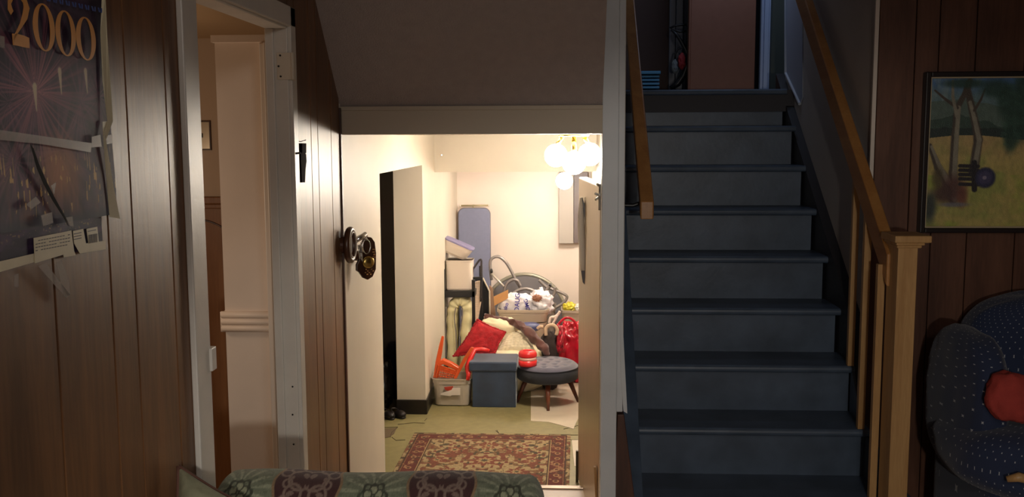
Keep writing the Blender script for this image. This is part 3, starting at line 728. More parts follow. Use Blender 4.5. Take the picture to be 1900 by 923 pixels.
# rug
cv = Canvas(420, 420, (196, 168, 118), .84/.86)
X_, Y_ = cv.S, cv.T
edge = np.minimum(np.minimum(X_, 1-X_), np.minimum(Y_, 1-Y_))
m_n = fbm(X_*34, Y_*34, 41)
sym = np.abs(X_-.5)
fl = vnoise(sym*32, Y_*30, 51); fl2 = vnoise(sym*38+9, Y_*34+4, 52); fl3 = vnoise(sym*44+3, Y_*38, 53)
field = ss(.125, .13, edge)
cv.mix(ss(.58, .66, fl), (150, 106, 66)); cv.mix(ss(.64, .70, fl2), (146, 74, 52)); cv.mix(ss(.70, .78, fl3), (92, 76, 52))
cv.mix((np.abs(vnoise(sym*12, Y_*12, 54)-.5) < .025)*.7, (108, 84, 50))
for (cx_, cy_, r_) in [(.5, .5, .075), (.3, .68, .05), (.7, .68, .05), (.3, .32, .05), (.7, .32, .05), (.5, .76, .045), (.5, .24, .045), (.22, .5, .04), (.78, .5, .04)]:
    dx, dy = (X_-cx_), (Y_-cy_); ra = np.hypot(dx, dy); an = np.arctan2(dy, dx)
    pet = r_*(1+.28*np.cos(8*an)); cv.mix(1-ss(.9, 1.1, ra/pet), (150, 74, 52)); cv.mix(1-ss(.85, 1.1, ra/(pet*.55)), (206, 172, 116)); cv.mix(1-ss(.8, 1.1, ra/(pet*.28)), (96, 84, 60))
bm = (1-field)*ss(.022, .026, edge)
cv.mix(bm, (120, 46, 36))
bx = np.where(np.minimum(X_, 1-X_) < np.minimum(Y_, 1-Y_), Y_, X_)
mot = (np.cos(bx*2*PI*11)*.5+.5)*np.exp(-((edge-.075)/.022)**2)
cv.mix(bm*ss(.45, .6, mot), (196, 150, 96)); cv.mix(bm*ss(.75, .85, mot), (120, 62, 48))
cv.mix(bm*ss(.55, .62, fbm(X_*40, Y_*40, 61))*.7, (92, 66, 46)); cv.mix(bm*ss(.60, .66, fbm(X_*38+7, Y_*38, 62))*.8, (198, 152, 104))
for e0, e1, c_ in [(.022, .030, (84, 60, 44)), (.118, .124, (200, 168, 112)), (.124, .130, (90, 56, 42)), (.034, .038, (186, 142, 90))]: cv.mix((edge > e0)*(edge < e1), c_)
cv.c = cv.c*.9+cv.c.mean(axis=2, keepdims=True)*.1; cv.c *= (.66+.2*vnoise(X_*200, Y_*200, 71))[..., None]
rx0, ry0 = -.815, 4.19
rug = grid_obj('area_rug', cv, lambda s, t: np.stack([rx0+s*.845+.014*(t), ry0+t*.875, HZ+.0085+0*s], -1), colmat('rug_wool', .95, .4, 500))
so = rug.modifiers.new('solid', 'SOLIDIFY'); so.thickness = .007; so.offset = -1
tag(rug, 'red and beige oriental patterned rug on the linoleum hall floor', 'rug')
# pale tile exposed under the torn linoleum, and cracks
G = lambda pts, zz=HZ: [(lambda d: EYE+d*((zz-EYE.z)/d.z))(RT*((u-950)/FPX)-UP*((v-461.5)/FPX)+FW) for u, v in pts]
PT = mat('pale_hall_tile', rgb(206, 192, 172), .35, noise_=.06, nscale=14)
struct('floor.004', MB().prism(G([(985, 700), (1078, 700), (1074, 775), (1064, 797), (1040, 790), (1018, 784), (985, 782)]), (0, 0, .0025)), PT)
struct('floor.005', MB().prism(G([(1061, 818), (1075, 818), (1074, 868), (1066, 866)]), (0, 0, .0025)), PT)
CRK = mat('crack', rgb(60, 48, 34), .9)
ck = MB()
for ps in [[(738, 788), (750, 787), (768, 785), (788, 786)], [(788, 781), (792, 777)], [(724, 812), (727, 803), (734, 797), (738, 793)], [(727, 812), (735, 818), (752, 817)], [(713, 794), (738, 793)], [(922, 799), (926, 805), (920, 800)], [(1055, 808), (1073, 808)], [(1058, 817), (1074, 817)], [(1046, 797), (1073, 790)]]:
    ck.tube(G(ps, HZ+.001), .0018, 5)
struct('floor_cracks', ck, CRK)
struct('floor.006', MB().prism(G([(705, 797), (736, 795), (731, 806), (722, 812), (705, 816)]), (0, 0, .002)), mat('dark_patch', rgb(96, 78, 58), .7))
# slippers
SLIP = mat('black_rubber', rgb(30, 24, 24), .45)
for k, (u, v, y, rz, lab) in enumerate([(738, 771, 5.38, 35, 'black clog slipper nearer the black baseboard corner'), (719, 772, 5.36, 28, 'black clog slipper partly hidden behind the near wall edge of the hall opening')]):
    p = at(u, v, y); s_ = thing('slipper', lab, 'slipper', (p.x, p.y, HZ), 'slippers in the hall opening'); mz = rotm(z=rz-75)
    c0 = Vector((p.x, p.y, HZ+.022))
    MB().blob(c0+mz @ Vector((.02, 0, 0)), (.042, .027, .022), (1, .9), rot=mz).build('upper', SLIP, s_, smooth=True)
    m1 = MB(); m1.tube([c0+mz @ Vector((-.022+.024*math.cos(2*PI*i/20), .022*math.sin(2*PI*i/20), .012+.010*(-math.cos(2*PI*i/20)))) for i in range(20)], .0035, 8, closed=True); m1.build('collar', SLIP, s_, smooth=True)
    MB().blob(c0+mz @ Vector((0, 0, -.015)), (.062, .027, .007), (.6, .9), rot=mz).build('sole', SLIP, s_, smooth=True)

# translucent storage bin with label
yb_ = 5.60
TR = mat('clear_plastic', rgb(206, 196, 182), .3, alpha=.72)
a, b = at(799, 704, yb_), at(876, 704, yb_); c0, c1 = at(806, 757, yb_), at(871, 757, yb_)
bn = thing('storage_bin', 'clear translucent plastic bin with a torn label in front of the orange basket', 'bin', ((a.x+b.x)/2, yb_+.1, HZ))
cx_ = (a.x+b.x)/2; hx = (b.x-a.x)/2; h2 = (c1.x-c0.x)/2; zt_ = a.z
loft([((cx_, yb_+.1, HZ+.001), h2-.008, .075), ((cx_, yb_+.1, HZ+.008), h2, .085), ((cx_, yb_+.1, zt_-.03), hx-.010, .098), ((cx_, yb_+.1, zt_-.03), hx-.006, .102), ((cx_, yb_+.1, zt_), hx-.004, .104)], e=.4).build('body', TR, bn, smooth=False)
m1 = loft([((cx_, yb_+.1, zt_-.006), hx+.0, .108), ((cx_, yb_+.1, zt_), hx+.002, .11)], e=.4, wall=.008); m1.build('rim', TR, bn)
MB().prism([at(u, v, yb_-.004) for u, v in [(819, 730), (838, 724), (840, 720), (854, 720), (854, 734), (838, 734), (836, 736), (817, 733)]], (0, .001, 0)).build('label', mat('label_white', rgb(220, 210, 200), .5), bn)
MB().prism([at(u, v, yb_-.0035) for u, v in [(824, 719), (841, 717), (841, 722), (834, 727), (826, 724)]], (0, .001, 0)).build('label_stripe', mat('label_red', rgb(170, 60, 44), .5), bn)
# orange basket in the bin
ORG = mat('orange_plastic', rgb(206, 84, 40), .28)
ob = thing('orange_basket', 'orange perforated plastic basket with two long arms standing up in the clear bin', 'basket', at(828, 700, 5.7))
yo = 5.66
MB().prism([at(u, v, yo) for u, v in [(819.5, 624), (823.5, 626), (820, 655), (816.5, 674), (813, 706), (803, 706), (808, 672), (815, 640)]], (0, .02, 0)).build('arm', ORG, ob, bevel=.003)
MB().prism([at(u, v, yo-.02) for u, v in [(874, 645), (879.5, 646.5), (866, 668), (854, 690), (845, 708), (839, 708), (850, 684), (860, 665)]], (0, .02, 0)).build('arm', ORG, ob, bevel=.003)
MB().prism([at(u, v, yo) for u, v in [(815, 671), (822, 668), (838, 675), (852, 684), (850, 690), (836, 683), (822, 677), (814, 680)]], (0, .05, 0)).build('rim', ORG, ob, bevel=.004)
m1 = MB()
TLc, TRc, BLc, BRc = [at(u, v, yo-.005) for u, v in [(814, 678), (850, 690), (807, 712), (842, 714)]]
for k in range(11):
    t = k/10; m1.tube([TLc.lerp(TRc, t), BLc.lerp(BRc, t)], .0028 if 0 < k < 10 else .006, 6)
for k in range(8):
    t = k/7; m1.tube([TLc.lerp(BLc, t), TRc.lerp(BRc, t)], .0028, 6)
m1.prism([TLc, TRc, TRc.lerp(BRc, .25), TLc.lerp(BLc, .25)], (0, .004, 0))
m1.build('mesh_front', ORG, ob)
rd = MB().tube([at(u, v, 5.72) for u, v in [(908, 652), (894, 649), (880, 650)]]+[at(u, v, 5.66) for u, v in [(872, 668), (868, 682)]]+[at(u, v, 5.6) for u, v in [(869, 695), (868, 706)]], [.012, .016, .017, .016, .02, .013, .011], 14)
tag(rd.build('toy_bat', mat('red_plastic', rgb(214, 44, 40), .3), smooth=True), 'bright red bent plastic handle hanging over the right rim of the clear bin', 'toy')

# storage ottoman
VEL = mat('blue_velvet', rgb(46, 60, 82), .85, sheen=.3, noise_=.3, nscale=9, bump=.2, bscale=80)
yo = 5.60; a, b = at(876, 690, yo), at(957, 690, yo)
ot = thing('storage_ottoman', 'dusty blue velvet cube storage ottoman with a padded lid beside the clear bin', 'ottoman', ((a.x+b.x)/2, 5.7, HZ))
MB().box((a.x, yo, HZ), (b.x, yo+.22, at(900, 689, yo).z)).build('body', VEL, ot, bevel=.004)
a, b = at(870, 680, yo-.006), at(959, 680, yo-.006); zt_ = at(900, 672, yo).z
MB().box((a.x, yo-.008, at(900, 690, yo).z), (b.x, yo+.235, zt_)).build('lid', VEL, ot, bevel=.012, seg=4)

# round tufted stool
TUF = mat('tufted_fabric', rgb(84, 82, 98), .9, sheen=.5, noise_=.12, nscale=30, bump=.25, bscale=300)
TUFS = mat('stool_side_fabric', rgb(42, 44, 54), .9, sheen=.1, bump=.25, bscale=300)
LEGW = wood('stool_leg_wood', rgb(72, 34, 22), rgb(110, 58, 38), .35, 20)
cy_ = 5.72; cx_ = at(1016, 690, cy_).x; rs = .184
zt_ = at(1016, 672, cy_).z; zs0 = at(1016, 716, cy_-rs).z
st = thing('footstool', 'round grey tufted footstool on tapered dark wooden legs', 'stool', (cx_, cy_, HZ))
but = [(0, 0)]+[(r_*rs*math.cos(g), r_*rs*math.sin(g)) for r_, n_, o_ in [(.36, 6, .2), (.70, 11, .0)] for g in [2*PI*k/n_+o_ for k in range(n_)]]
vs = []; fs = []; NR, NA = 30, 96
for i in range(NR+1):
    r_ = rs*i/NR
    for k in range(NA):
        g = 2*PI*k/NA; x, y = r_*math.cos(g), r_*math.sin(g)
        zz = zt_-.0*r_; q = i/NR; zz -= .022*max(0, (q-.82)/.18)**2
        for bx_, by_ in but:
            d = math.hypot(x-bx_, y-by_); zz -= .011*math.exp(-(d/.014)**2)
        vs.append((cx_+x, cy_+y, zz))
for i in range(NR):
    for k in range(NA): fs.append((i*NA+k, (i+1)*NA+k, (i+1)*NA+(k+1) % NA, i*NA+(k+1) % NA))
se_ = MB().add(vs, fs).build('tufted_top', TUF, st, smooth=True)
for bx_, by_ in but: MB().lathe([(.005, -.003), (.005, 0), (.002, .002)], (cx_+bx_, cy_+by_, zt_-.0105), 10).build('tuft_button', TUF, se_, smooth=True)
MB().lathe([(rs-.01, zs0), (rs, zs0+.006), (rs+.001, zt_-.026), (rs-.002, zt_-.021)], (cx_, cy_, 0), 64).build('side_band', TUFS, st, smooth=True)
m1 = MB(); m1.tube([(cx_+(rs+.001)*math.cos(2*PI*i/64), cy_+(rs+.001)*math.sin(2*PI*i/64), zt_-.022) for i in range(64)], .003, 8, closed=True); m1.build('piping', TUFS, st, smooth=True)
for ang in (-88, 2, 92, 182):
    d = Vector((math.cos(R(ang)), math.sin(R(ang)), 0)); t_ = Vector((cx_, cy_, zs0+.002))+d*rs*.68; f_ = Vector((cx_, cy_, HZ))+d*rs*1.02
    MB().tube([t_, f_+Vector((0, 0, .0))], [.0165, .0085], 14).build('leg', LEGW, st, smooth=True)
# red food jar
ju = at(979, 672, 5.62); jx, jy = ju.x, 5.63; jz = zt_-.002; pr_ = px(5.62)
jar = thing('food_jar', 'squat red insulated food jar with a pale band on the round footstool', 'jar', (jx, jy, jz))
RED = mat('jar_red', rgb(214, 40, 44), .3); rj = 17.5*pr_
MB().lathe([(rj*.86, 0), (rj*.97, .004), (rj, .012), (rj*.99, .036)], (jx, jy, jz), 40).build('base', RED, jar, smooth=True)
MB().lathe([(rj*.95, .036), (rj*.95, .056)], (jx, jy, jz), 40).build('band', mat('pink_band', rgb(236, 190, 180), .3), jar, smooth=True)
JL = MB().lathe([(rj*.98, .056), (rj, .06), (rj*.99, .076), (rj*.84, .089), (rj*.4, .091)], (jx, jy, jz), 40); jl = JL.build('lid', RED, jar, smooth=True)
m1 = MB()
for k in (-1, 1): m1.box((jx-.024, jy+k*.010-.004, jz+.088), (jx+.024, jy+k*.010+.004, jz+.096))
m1.build('lid_grip', RED, jl, bevel=.002)

# bedding pile behind the ottoman
CR1 = mat('cream_bedding', rgb(226, 212, 178), .85, noise_=.08, nscale=14, bump=.5, bscale=28)
base = MB().blob((at(942, 690, 6.12).x, 6.12, HZ+.13), (.25, .2, .135), (.5, .5), amp=.02, fr=9, seed=4)
tag(base.build('folded_comforter', CR1, smooth=True), 'bulky cream comforter at the bottom of the bedding pile behind the ottoman', 'comforter')
QLT = mat('quilted_fabric', rgb(220, 208, 180), .85, noise_=.12, nscale=60, bump=0, uv=True)
nt = QLT.node_tree; bs = nt.nodes['Principled BSDF']; vo = nt.nodes.new('ShaderNodeTexVoronoi'); vo.inputs['Scale'].default_value = 55; vo.inputs['Randomness'].default_value = .15
tcn = nt.nodes.new('ShaderNodeTexCoord'); nt.links.new(tcn.outputs['UV'], vo.inputs['Vector']); bp = nt.nodes.new('ShaderNodeBump'); bp.inputs['Strength'].default_value = 1; bp.inputs['Distance'].default_value = .006; bp.invert = True
nt.links.new(vo.outputs['Distance'], bp.inputs['Height']); nt.links.new(bp.outputs[0], bs.inputs['Normal'])
y = 5.98
qp = pillow([at(935, 618, y+.08), at(985, 612, y+.12), at(994, 655, y-.04), at(918, 657, y-.05)], .05, seed=2)
tag(qp.build('quilted_pillow', QLT, smooth=True), 'cream quilted pillow lying just below the brown blanket', 'pillow')
cp = MB().blob(at(930, 605, 6.1), (.125, .10, .052), (.8, .8), rot=rotm(y=8), amp=.012, fr=8, seed=9)
tag(cp.build('plain_pillow', CR1, smooth=True), 'plain cream pillow above the quilted one, behind the red cushion', 'pillow')
sh = MB().blob(at(950, 657, 5.93), (.13, .08, .024), (.7, .6), amp=.008, fr=8, seed=12)
tag(sh.build('folded_sheet', CR1, smooth=True), 'folded cream sheet showing just above the blue ottoman lid', 'sheet')
# red cushion with ragged fringe
RC = mat('red_knit', rgb(150, 10, 22), .9, sheen=.0, noise_=.25, nscale=40, bump=.8, bscale=90)
rcs = [at(886, 594, 5.98), at(937, 617, 5.93), at(918, 655, 5.84), at(842, 661, 5.86)]
rc = thing('red_cushion', 'square red knitted cushion with a ragged edge leaning against the bedding pile', 'cushion', at(890, 660, 5.9))
pillow(rcs, .04, seed=6, amp=.008).build('cushion', RC, rc, smooth=True)
m1 = MB(); random.seed(3)
for i in range(4):
    a, b = rcs[i], rcs[(i+1) % 4]; cen = sum(rcs, Vector())/4
    for k in range(22):
        t = k/22; p = a.lerp(b, t); p = p.lerp(cen, .07*math.sin(PI*t)); o_ = (p-cen).normalized()
        m1.blob(p, (.007+.004*random.random(), .007, .006+.004*random.random()), nu=8, nv=6)
m1.build('fringe', RC, rc, smooth=True)
# brown blanket
BRN = mat('brown_fleece', rgb(84, 48, 42), .95, sheen=.4, noise_=.2, nscale=20, bump=.5, bscale=60)
pth = [(898, 592, 6.12, .016), (906, 589, 6.1, .022), (922, 592, 6.08, .024), (940, 597, 6.06, .026), (958, 602, 6.02, .030), (975, 612, 5.98, .036), (990, 628, 5.94, .042), (1004, 643, 5.91, .040), (1013, 652, 5.89, .032), (1018, 657, 5.89, .02)]
def spl(p, m=5):
    o_ = []
    for i in range(len(p)-1):
        p0, p1, p2, p3 = [np.array(p[max(0, min(len(p)-1, k))], float) for k in (i-1, i, i+1, i+2)]
        for j in range(m):
            t = j/m; o_.append(.5*((2*p1)+(-p0+p2)*t+(2*p0-5*p1+4*p2-p3)*t*t+(-p0+3*p1-3*p2+p3)*t**3))
    o_.append(np.array(p[-1], float)); return o_
def spts(ps, y, m=6): return [at(q[0], q[1], y) for q in spl(ps, m)]
q = spl(pth); bl = MB()
cen = [at(a[0], a[1], a[2]) for a in q]
bl.tube(cen, [a[3]*.72 for a in q], 20)
bl.v = [tuple(Vector(v)+Vector((noise.noise(Vector(v)*30), noise.noise(Vector(v)*30+Vector((9, 0, 0))), noise.noise(Vector(v)*34+Vector((0, 9, 0)))))*.018) for v in bl.v]
tag(bl.build('blanket', BRN, smooth=True), 'dark brown fleece blanket draped over the cream pillows', 'blanket')
tag(MB().blob(at(982, 607, 6.22), (.075, .05, .03), (.8, .9)).build('plastic_lid', mat('navy_plastic', rgb(72, 76, 116), .4), smooth=True), 'dull blue rounded plastic lid between the brown blanket and the taupe tub', 'bowl')  # blue rounded plastic lid
# dark shoe bag with beige handle
bg = thing('dark_bag', 'dark soft bag with a curved beige handle between the blanket and the red bags', 'bag', at(1020, 690, 6.0)); bg.location.z = HZ
MB().blob(Vector((at(1020, 640, 6.05).x, 6.05, .13)), (.055, .07, .19), (.6, .7), amp=.02, fr=9, seed=8).build('body', mat('dark_cloth', rgb(50, 38, 36), .9, bump=.4, bscale=60), bg, smooth=True)
BEI = mat('beige_fleece', rgb(196, 168, 142), .9, bump=.5, bscale=90)
MB().tube(spts([(1013, 623), (1013, 610), (1020, 604), (1029, 605), (1034, 613), (1032, 622)], 5.97), .011, 10).build('handle', BEI, bg, smooth=True)
MB().tube(spts([(997, 611), (1001, 607), (1008, 607)], 6.0), .010, 10).build('cuff', BEI, bg, smooth=True)
# red bags
RB = mat('red_vinyl', rgb(190, 26, 48), .22, noise_=.15, nscale=14)
rb = thing('red_bag', 'crumpled glossy red plastic bag beside the metal door at the back of the hall', 'bag', (at(1055, 690, 6.2).x, 6.25, HZ))
MB().blob(Vector((at(1060, 630, 6.25).x, 6.25, .14)), (.09, .1, .195), (.6, .6), amp=.045, fr=9, seed=15, nu=60, nv=40).build('body', RB, rb, smooth=True)
MB().tube(spts([(1032, 618), (1038, 600), (1052, 590), (1066, 597), (1072, 612)], 6.13), [.008]*31, 8).build('strap', RB, rb, smooth=True)
FLR = mat('floral_plastic', rgb(176, 34, 52), .25, noise_=.9, nscale=45)
fb = pillow([at(1033, 600, 6.05), at(1045, 604, 6.05), at(1048, 656, 6.0), at(1030, 657, 6.0)], .03, seed=20, amp=.012)
tag(fb.build('gift_bag', FLR, smooth=True), 'narrow red and white patterned bag standing left of the crumpled red bag', 'bag')
wr = MB().tube(spts([(1019, 600), (1022, 590), (1030, 588), (1036, 583), (1039, 578)], 6.2), .009, 8).tube(spts([(1024, 604), (1030, 594), (1034, 586)], 6.18), .007, 8)
tag(wr.build('white_cable', mat('white_cord', rgb(222, 206, 196), .5), smooth=True), 'white twisted strap poking up above the dark bag', 'strap')

# taupe tubs
TAU = mat('taupe_plastic', rgb(176, 160, 142), .45)
TAUD = mat('grey_tub_plastic', rgb(140, 128, 118), .5)
def tub(name, label, u0, u1, vt, vb, y, dy, m, zb_=None, taper=6):
    a, b = at(u0, vt, y), at(u1, vt, y); zb_ = at(u0, vb, y).z if zb_ is None else zb_; cx_, hx = (a.x+b.x)/2, (b.x-a.x)/2
    t = thing(name, label, 'tub', (cx_, y+dy/2, zb_)); k = taper*px(y)
    loft([((cx_, y+dy/2, zb_), hx-k*1.4, dy/2-k*1.4), ((cx_, y+dy/2, a.z-.035), hx-k*.6, dy/2-k*.6), ((cx_, y+dy/2, a.z), hx-k*.4, dy/2-k*.4)], e=.25).build('body', m, t)
    loft([((cx_, y+dy/2, a.z-.018), hx, dy/2), ((cx_, y+dy/2, a.z), hx, dy/2)], e=.25, wall=.012).build('rim', m, t)
    return t, cx_, a.z
tub('storage_tub', 'lower taupe storage tub standing on the floor under the open one', 924, 1014, 600, 720, 6.32, .3, TAU, HZ, 3)
tA, cxA, zA = tub('storage_tub', 'open taupe storage tub filled with a lettered plastic bag and cardboard', 921, 1019, 576, 599, 6.3, .32, TAU, None, 4)
tub('storage_tub', 'grey tub wedged behind the right end of the open taupe tub', 1000, 1032, 571, 720, 6.66, .2, TAUD, HZ, 3)
tub('storage_tub', 'small taupe tub holding a yellow bag at the far right of the pile', 1041, 1085, 577, 720, 6.6, .25, TAU, HZ, 3)
tag(MB().blob(at(1057, 572, 6.7), (.045, .05, .035), amp=.02, fr=12, seed=5).build('yellow_bag', mat('yellow_plastic', rgb(206, 190, 60), .4), smooth=True), 'crumpled yellow plastic bag in the small far right tub', 'bag')
tag(MB().blob(at(1074, 574, 6.68), (.03, .04, .035), amp=.015, fr=12, seed=6).build('white_bag', mat('white_bag_far', rgb(222, 214, 204), .5), smooth=True), 'white crumpled wrapping right of the yellow bag', 'wrapping')
# cardboard flap
tag(MB().prism([at(u, v, yy) for u, v, yy in [(916, 551, 6.42), (943, 538, 6.36), (942.6, 554, 6.34), (917, 568, 6.40)]], (0, .006, 0)).build('cardboard_flap', mat('cardboard', rgb(196, 146, 96), .8)), 'tan cardboard flap sticking out of the open tub', 'cardboard')
# lettered bag
WB = mat('white_poly', rgb(226, 220, 224), .35, bump=.3, bscale=40)
lb = thing('grocery_bag', 'white plastic shopping bag with blue lettering stuffed in the open tub', 'bag', at(960, 578, 6.4))
MB().blob(at(958, 566, 6.42), (.115, .07, .075), (.7, .7), amp=.014, fr=8, seed=21, nu=50, nv=30).build('body', WB, lb, smooth=True)
BP = mat('blue_ink', rgb(52, 46, 150), .5)
def text(name, s_, loc, size, m, parent, rot, ext=.0006):
    cu = bpy.data.curves.new(name, 'FONT'); cu.body = s_; cu.size = size; cu.extrude = ext; cu.align_x = 'CENTER'; cu.align_y = 'CENTER'; cu.offset = .0006
    tmp = bpy.data.objects.new('text_source', cu); C.objects.link(tmp); bpy.context.view_layer.update()
    me = bpy.data.meshes.new_from_object(tmp.evaluated_get(bpy.context.evaluated_depsgraph_get())); bpy.data.objects.remove(tmp)
    me.materials.clear(); me.materials.append(m)
    o = bpy.data.objects.new(name, me); C.objects.link(o); o.rotation_euler = rot
    o.location = loc
    if parent: o.parent = parent; o.matrix_parent_inverse = Matrix.Translation(-parent.location)
    return o
text('lettering', 'sko', at(939, 569, 6.335), .036, BP, lb, (R(90), R(-75), 0))
text('lettering', 'DAUG', at(960, 562, 6.33), .044, BP, lb, (R(90), R(-86), 0))
text('lettering', 'DMG', at(978, 566, 6.335), .036, BP, lb, (R(90), R(-105), 0))
cb2 = MB().blob(at(1003, 563, 6.44), (.075, .07, .085), (.8, .8), amp=.03, fr=10, seed=31, nu=50, nv=30)
tag(cb2.build('crumpled_bag', WB, smooth=True), 'crumpled white bag bulging at the right end of the open tub', 'bag')
tag(MB().blob(at(996, 553, 6.34), (.03, .02, .02), amp=.012, fr=12, seed=7).build('brown_wrap', mat('brown_wrap', rgb(150, 104, 82), .6), smooth=True), 'small brown wrapper peeping out of the crumpled white bag', 'wrapper')

# round grey folding table seen edge up, with tubular chair frames
TUBE = mat('grey_tube', rgb(140, 132, 130), .35, .3)
rt_ = thing('round_table', 'round grey folded table standing on edge against the back wall', 'table', (at(972, 560, 7.0).x, 7.0, HZ))
mr = Matrix.Rotation(R(90-14), 3, 'X')
c = at(973, 575, 6.95); c.z = HZ+.0; rr_ = 0.5*(at(973, 508, 6.95).z-HZ); c.z = HZ+rr_
MB().lathe([(rr_*.96, -.008), (rr_*.96, .008)], c, 56, Matrix.Rotation(R(84), 3, 'X'), sx=1.0).build('tabletop', mat('grey_top', rgb(104, 100, 104), .6), rt_)
m1 = MB(); m1.tube([c+Matrix.Rotation(R(84), 3, 'X') @ Vector((rr_*.97*math.cos(2*PI*i/56), rr_*.97*math.sin(2*PI*i/56), 0)) for i in range(56)], .014, 10, closed=True); m1.build('rim', mat('tub_rim', rgb(150, 146, 132), .35, .3), rt_, smooth=True)
fc = thing('folding_chair', 'folded grey tubular chair frame piled in front of the round table', 'chair', (at(960, 560, 6.7).x, 6.7, HZ))
def gt(name, pts, y, r, m=TUBE): MB().tube(spts(pts, y), r, 10).build(name, m, fc, smooth=True)
gt('back_tube', [(912, 520), (910, 500), (910, 485), (916, 478), (926, 477), (938, 486), (948, 502), (957, 520), (968, 538)], 6.82, .011)
gt('seat_tube', [(935, 542), (940, 528), (950, 520), (960, 521), (966, 532)], 6.75, .010)
gt('seat_tube', [(946, 552), (958, 541), (975, 536), (992, 541), (1003, 552)], 6.70, .011)
gt('leg', [(1003, 557), (1012, 543), (1021, 529)], 6.72, .013)
gt('leg', [(1030, 533), (1028, 545), (1020, 560)], 6.70, .011)
gt('leg', [(1000, 520), (1014, 533), (1030, 539), (1044, 545), (1052, 551), (1046, 562), (1029, 572)], 6.80, .010)
MB().tube([at(1020.5, 530, 6.71), at(1021.5, 528, 6.70)], .009, 12).build('tube_end', BLK, fc)
MB().tube([at(912, 508, 6.8), at(935, 532, 6.74)], .008, 8).build('brace', mat('light_tube', rgb(214, 204, 194), .3, .4), fc, smooth=True)
MB().blob(at(912, 504, 6.8), (.010, .01, .02)).build('joint', BLK, fc, smooth=True)
fp = thing('picture_frame', 'thin frames and boards stacked on edge between the cot and the folded chair', 'frame', (at(905, 600, 6.6).x, 6.6, HZ))
MB().tube([at(896, 516, 6.6), at(908, 541, 6.6), at(909, 598, 6.6)], .006, 8).build('frame_rail', mat('light_frame', rgb(206, 192, 172), .4), fp, smooth=False)
MB().prism([at(u, v, 6.62) for u, v in [(896, 518), (907, 542), (908, 610), (893, 610)]], (0, .01, 0)).build('panel', BLK, fp)
MB().prism([at(u, v, 6.68) for u, v in [(908, 530), (914, 536), (921, 600), (909, 600)]], (0, .02, 0)).build('board', mat('brown_board', rgb(150, 116, 92), .6), fp)

# folding cot with folded mattress
ct = thing('folding_cot', 'black framed folding cot standing folded against the hall wall', 'cot', (at(850, 690, 6.4).x, 6.42, HZ))
y = 6.40; p_ = px(y)
def pol(name, pts, y, dy, m, par, bv=.002): return MB().prism([at(u, v, y) for u, v in pts], (0, dy, 0)).build(name, m, par, bevel=bv)
pol('top_shelf', [(818, 541), (881, 540), (881, 552), (818, 553)], y, .2, BLK, ct)
zf = HZ
def post_(name, u0, u1, vt, y, dy=.02):
    a, b = at(u0, vt, y), at(u1, vt, y); MB().box((a.x, y, HZ), (b.x, y+dy, a.z)).build(name, BLK, ct, bevel=.002)
post_('post', 819, 825, 500, y); post_('post', 875, 881, 520, y); post_('post', 889, 895, 494, y+.15)
MB().tube(spts([(876, 545), (877, 505), (881, 495), (892, 482), (893, 500), (892, 560)], y+.1), .007, 8).build('handle', mat('dark_tube', rgb(62, 58, 60), .35, .4), ct, smooth=True)
pol('crossbar', [(876, 515), (895, 514), (895, 521), (876, 522)], y+.08, .02, BLK, ct)
CLO = mat('striped_cloth', rgb(216, 190, 168), .8, noise_=.2, nscale=12, stretch=(3, 1, 20))
pol('slung_cloth', [(881, 524), (891, 521), (893, 560), (886, 600), (881, 602)], y+.13, .03, CLO, ct, .004)
MT = mat('mattress_ticking', rgb(222, 212, 168), .8, noise_=.06, bump=.5, bscale=30)
mt_ = thing('folded_mattress', 'cream mattress folded double inside the black cot frame', 'mattress', (at(850, 690, 6.4).x, 6.4, HZ))
def slab(pts, r, dy):
    q = [at(a[0], a[1], y-.0) for a in spl(pts, 7)]; mb = MB(); n = len(q)
    vs = []; K = 14
    for i, p in enumerate(q):
        t = (q[min(i+1, n-1)]-q[max(i-1, 0)]).normalized(); nr = Vector((t.z, 0, -t.x))
        w_ = 1+.10*math.sin(i*1.25)
        for k in range(K):
            g = 2*PI*k/K; cx_ = math.copysign(abs(math.cos(g))**.6, math.cos(g)); sx_ = math.copysign(abs(math.sin(g))**.35, math.sin(g))
            vs.append(p+nr*cx_*r*w_+Vector((0, .11+sx_*dy/2*w_**.4, 0)))
    fs = [(i*K+k, i*K+(k+1) % K, (i+1)*K+(k+1) % K, (i+1)*K+k) for i in range(n-1) for k in range(K)]
    fs += [tuple(range(K-1, -1, -1)), tuple(range((n-1)*K, n*K))]
    return mb.add(vs, fs)
b_ = at(850, 690, y); 
slab([(838, 706), (837, 660), (836, 610), (837, 580), (842, 566), (852, 561), (861, 566), (865, 582), (862, 620), (861, 660), (861, 706)], .034, .16).build('mattress', MT, mt_, smooth=True)
m1 = MB()
for pts in [[(845.5, 572), (843, 590), (846, 620), (847, 660)], [(858, 572), (858, 590), (853, 615), (852, 650)], [(828, 570), (827, 620), (828, 665)]]: m1.tube(spts(pts, y-.002), .0035, 6)
m1.build('edge_piping', mat('grey_piping', rgb(120, 112, 108), .8), mt_, smooth=True)
tag(MB().blob(at(817, 583, 6.5), (.02, .03, .03), amp=.01, seed=2).build('blue_cloth', BLUE, smooth=True), 'scrap of blue cloth tucked between the cot and the wall', 'cloth')
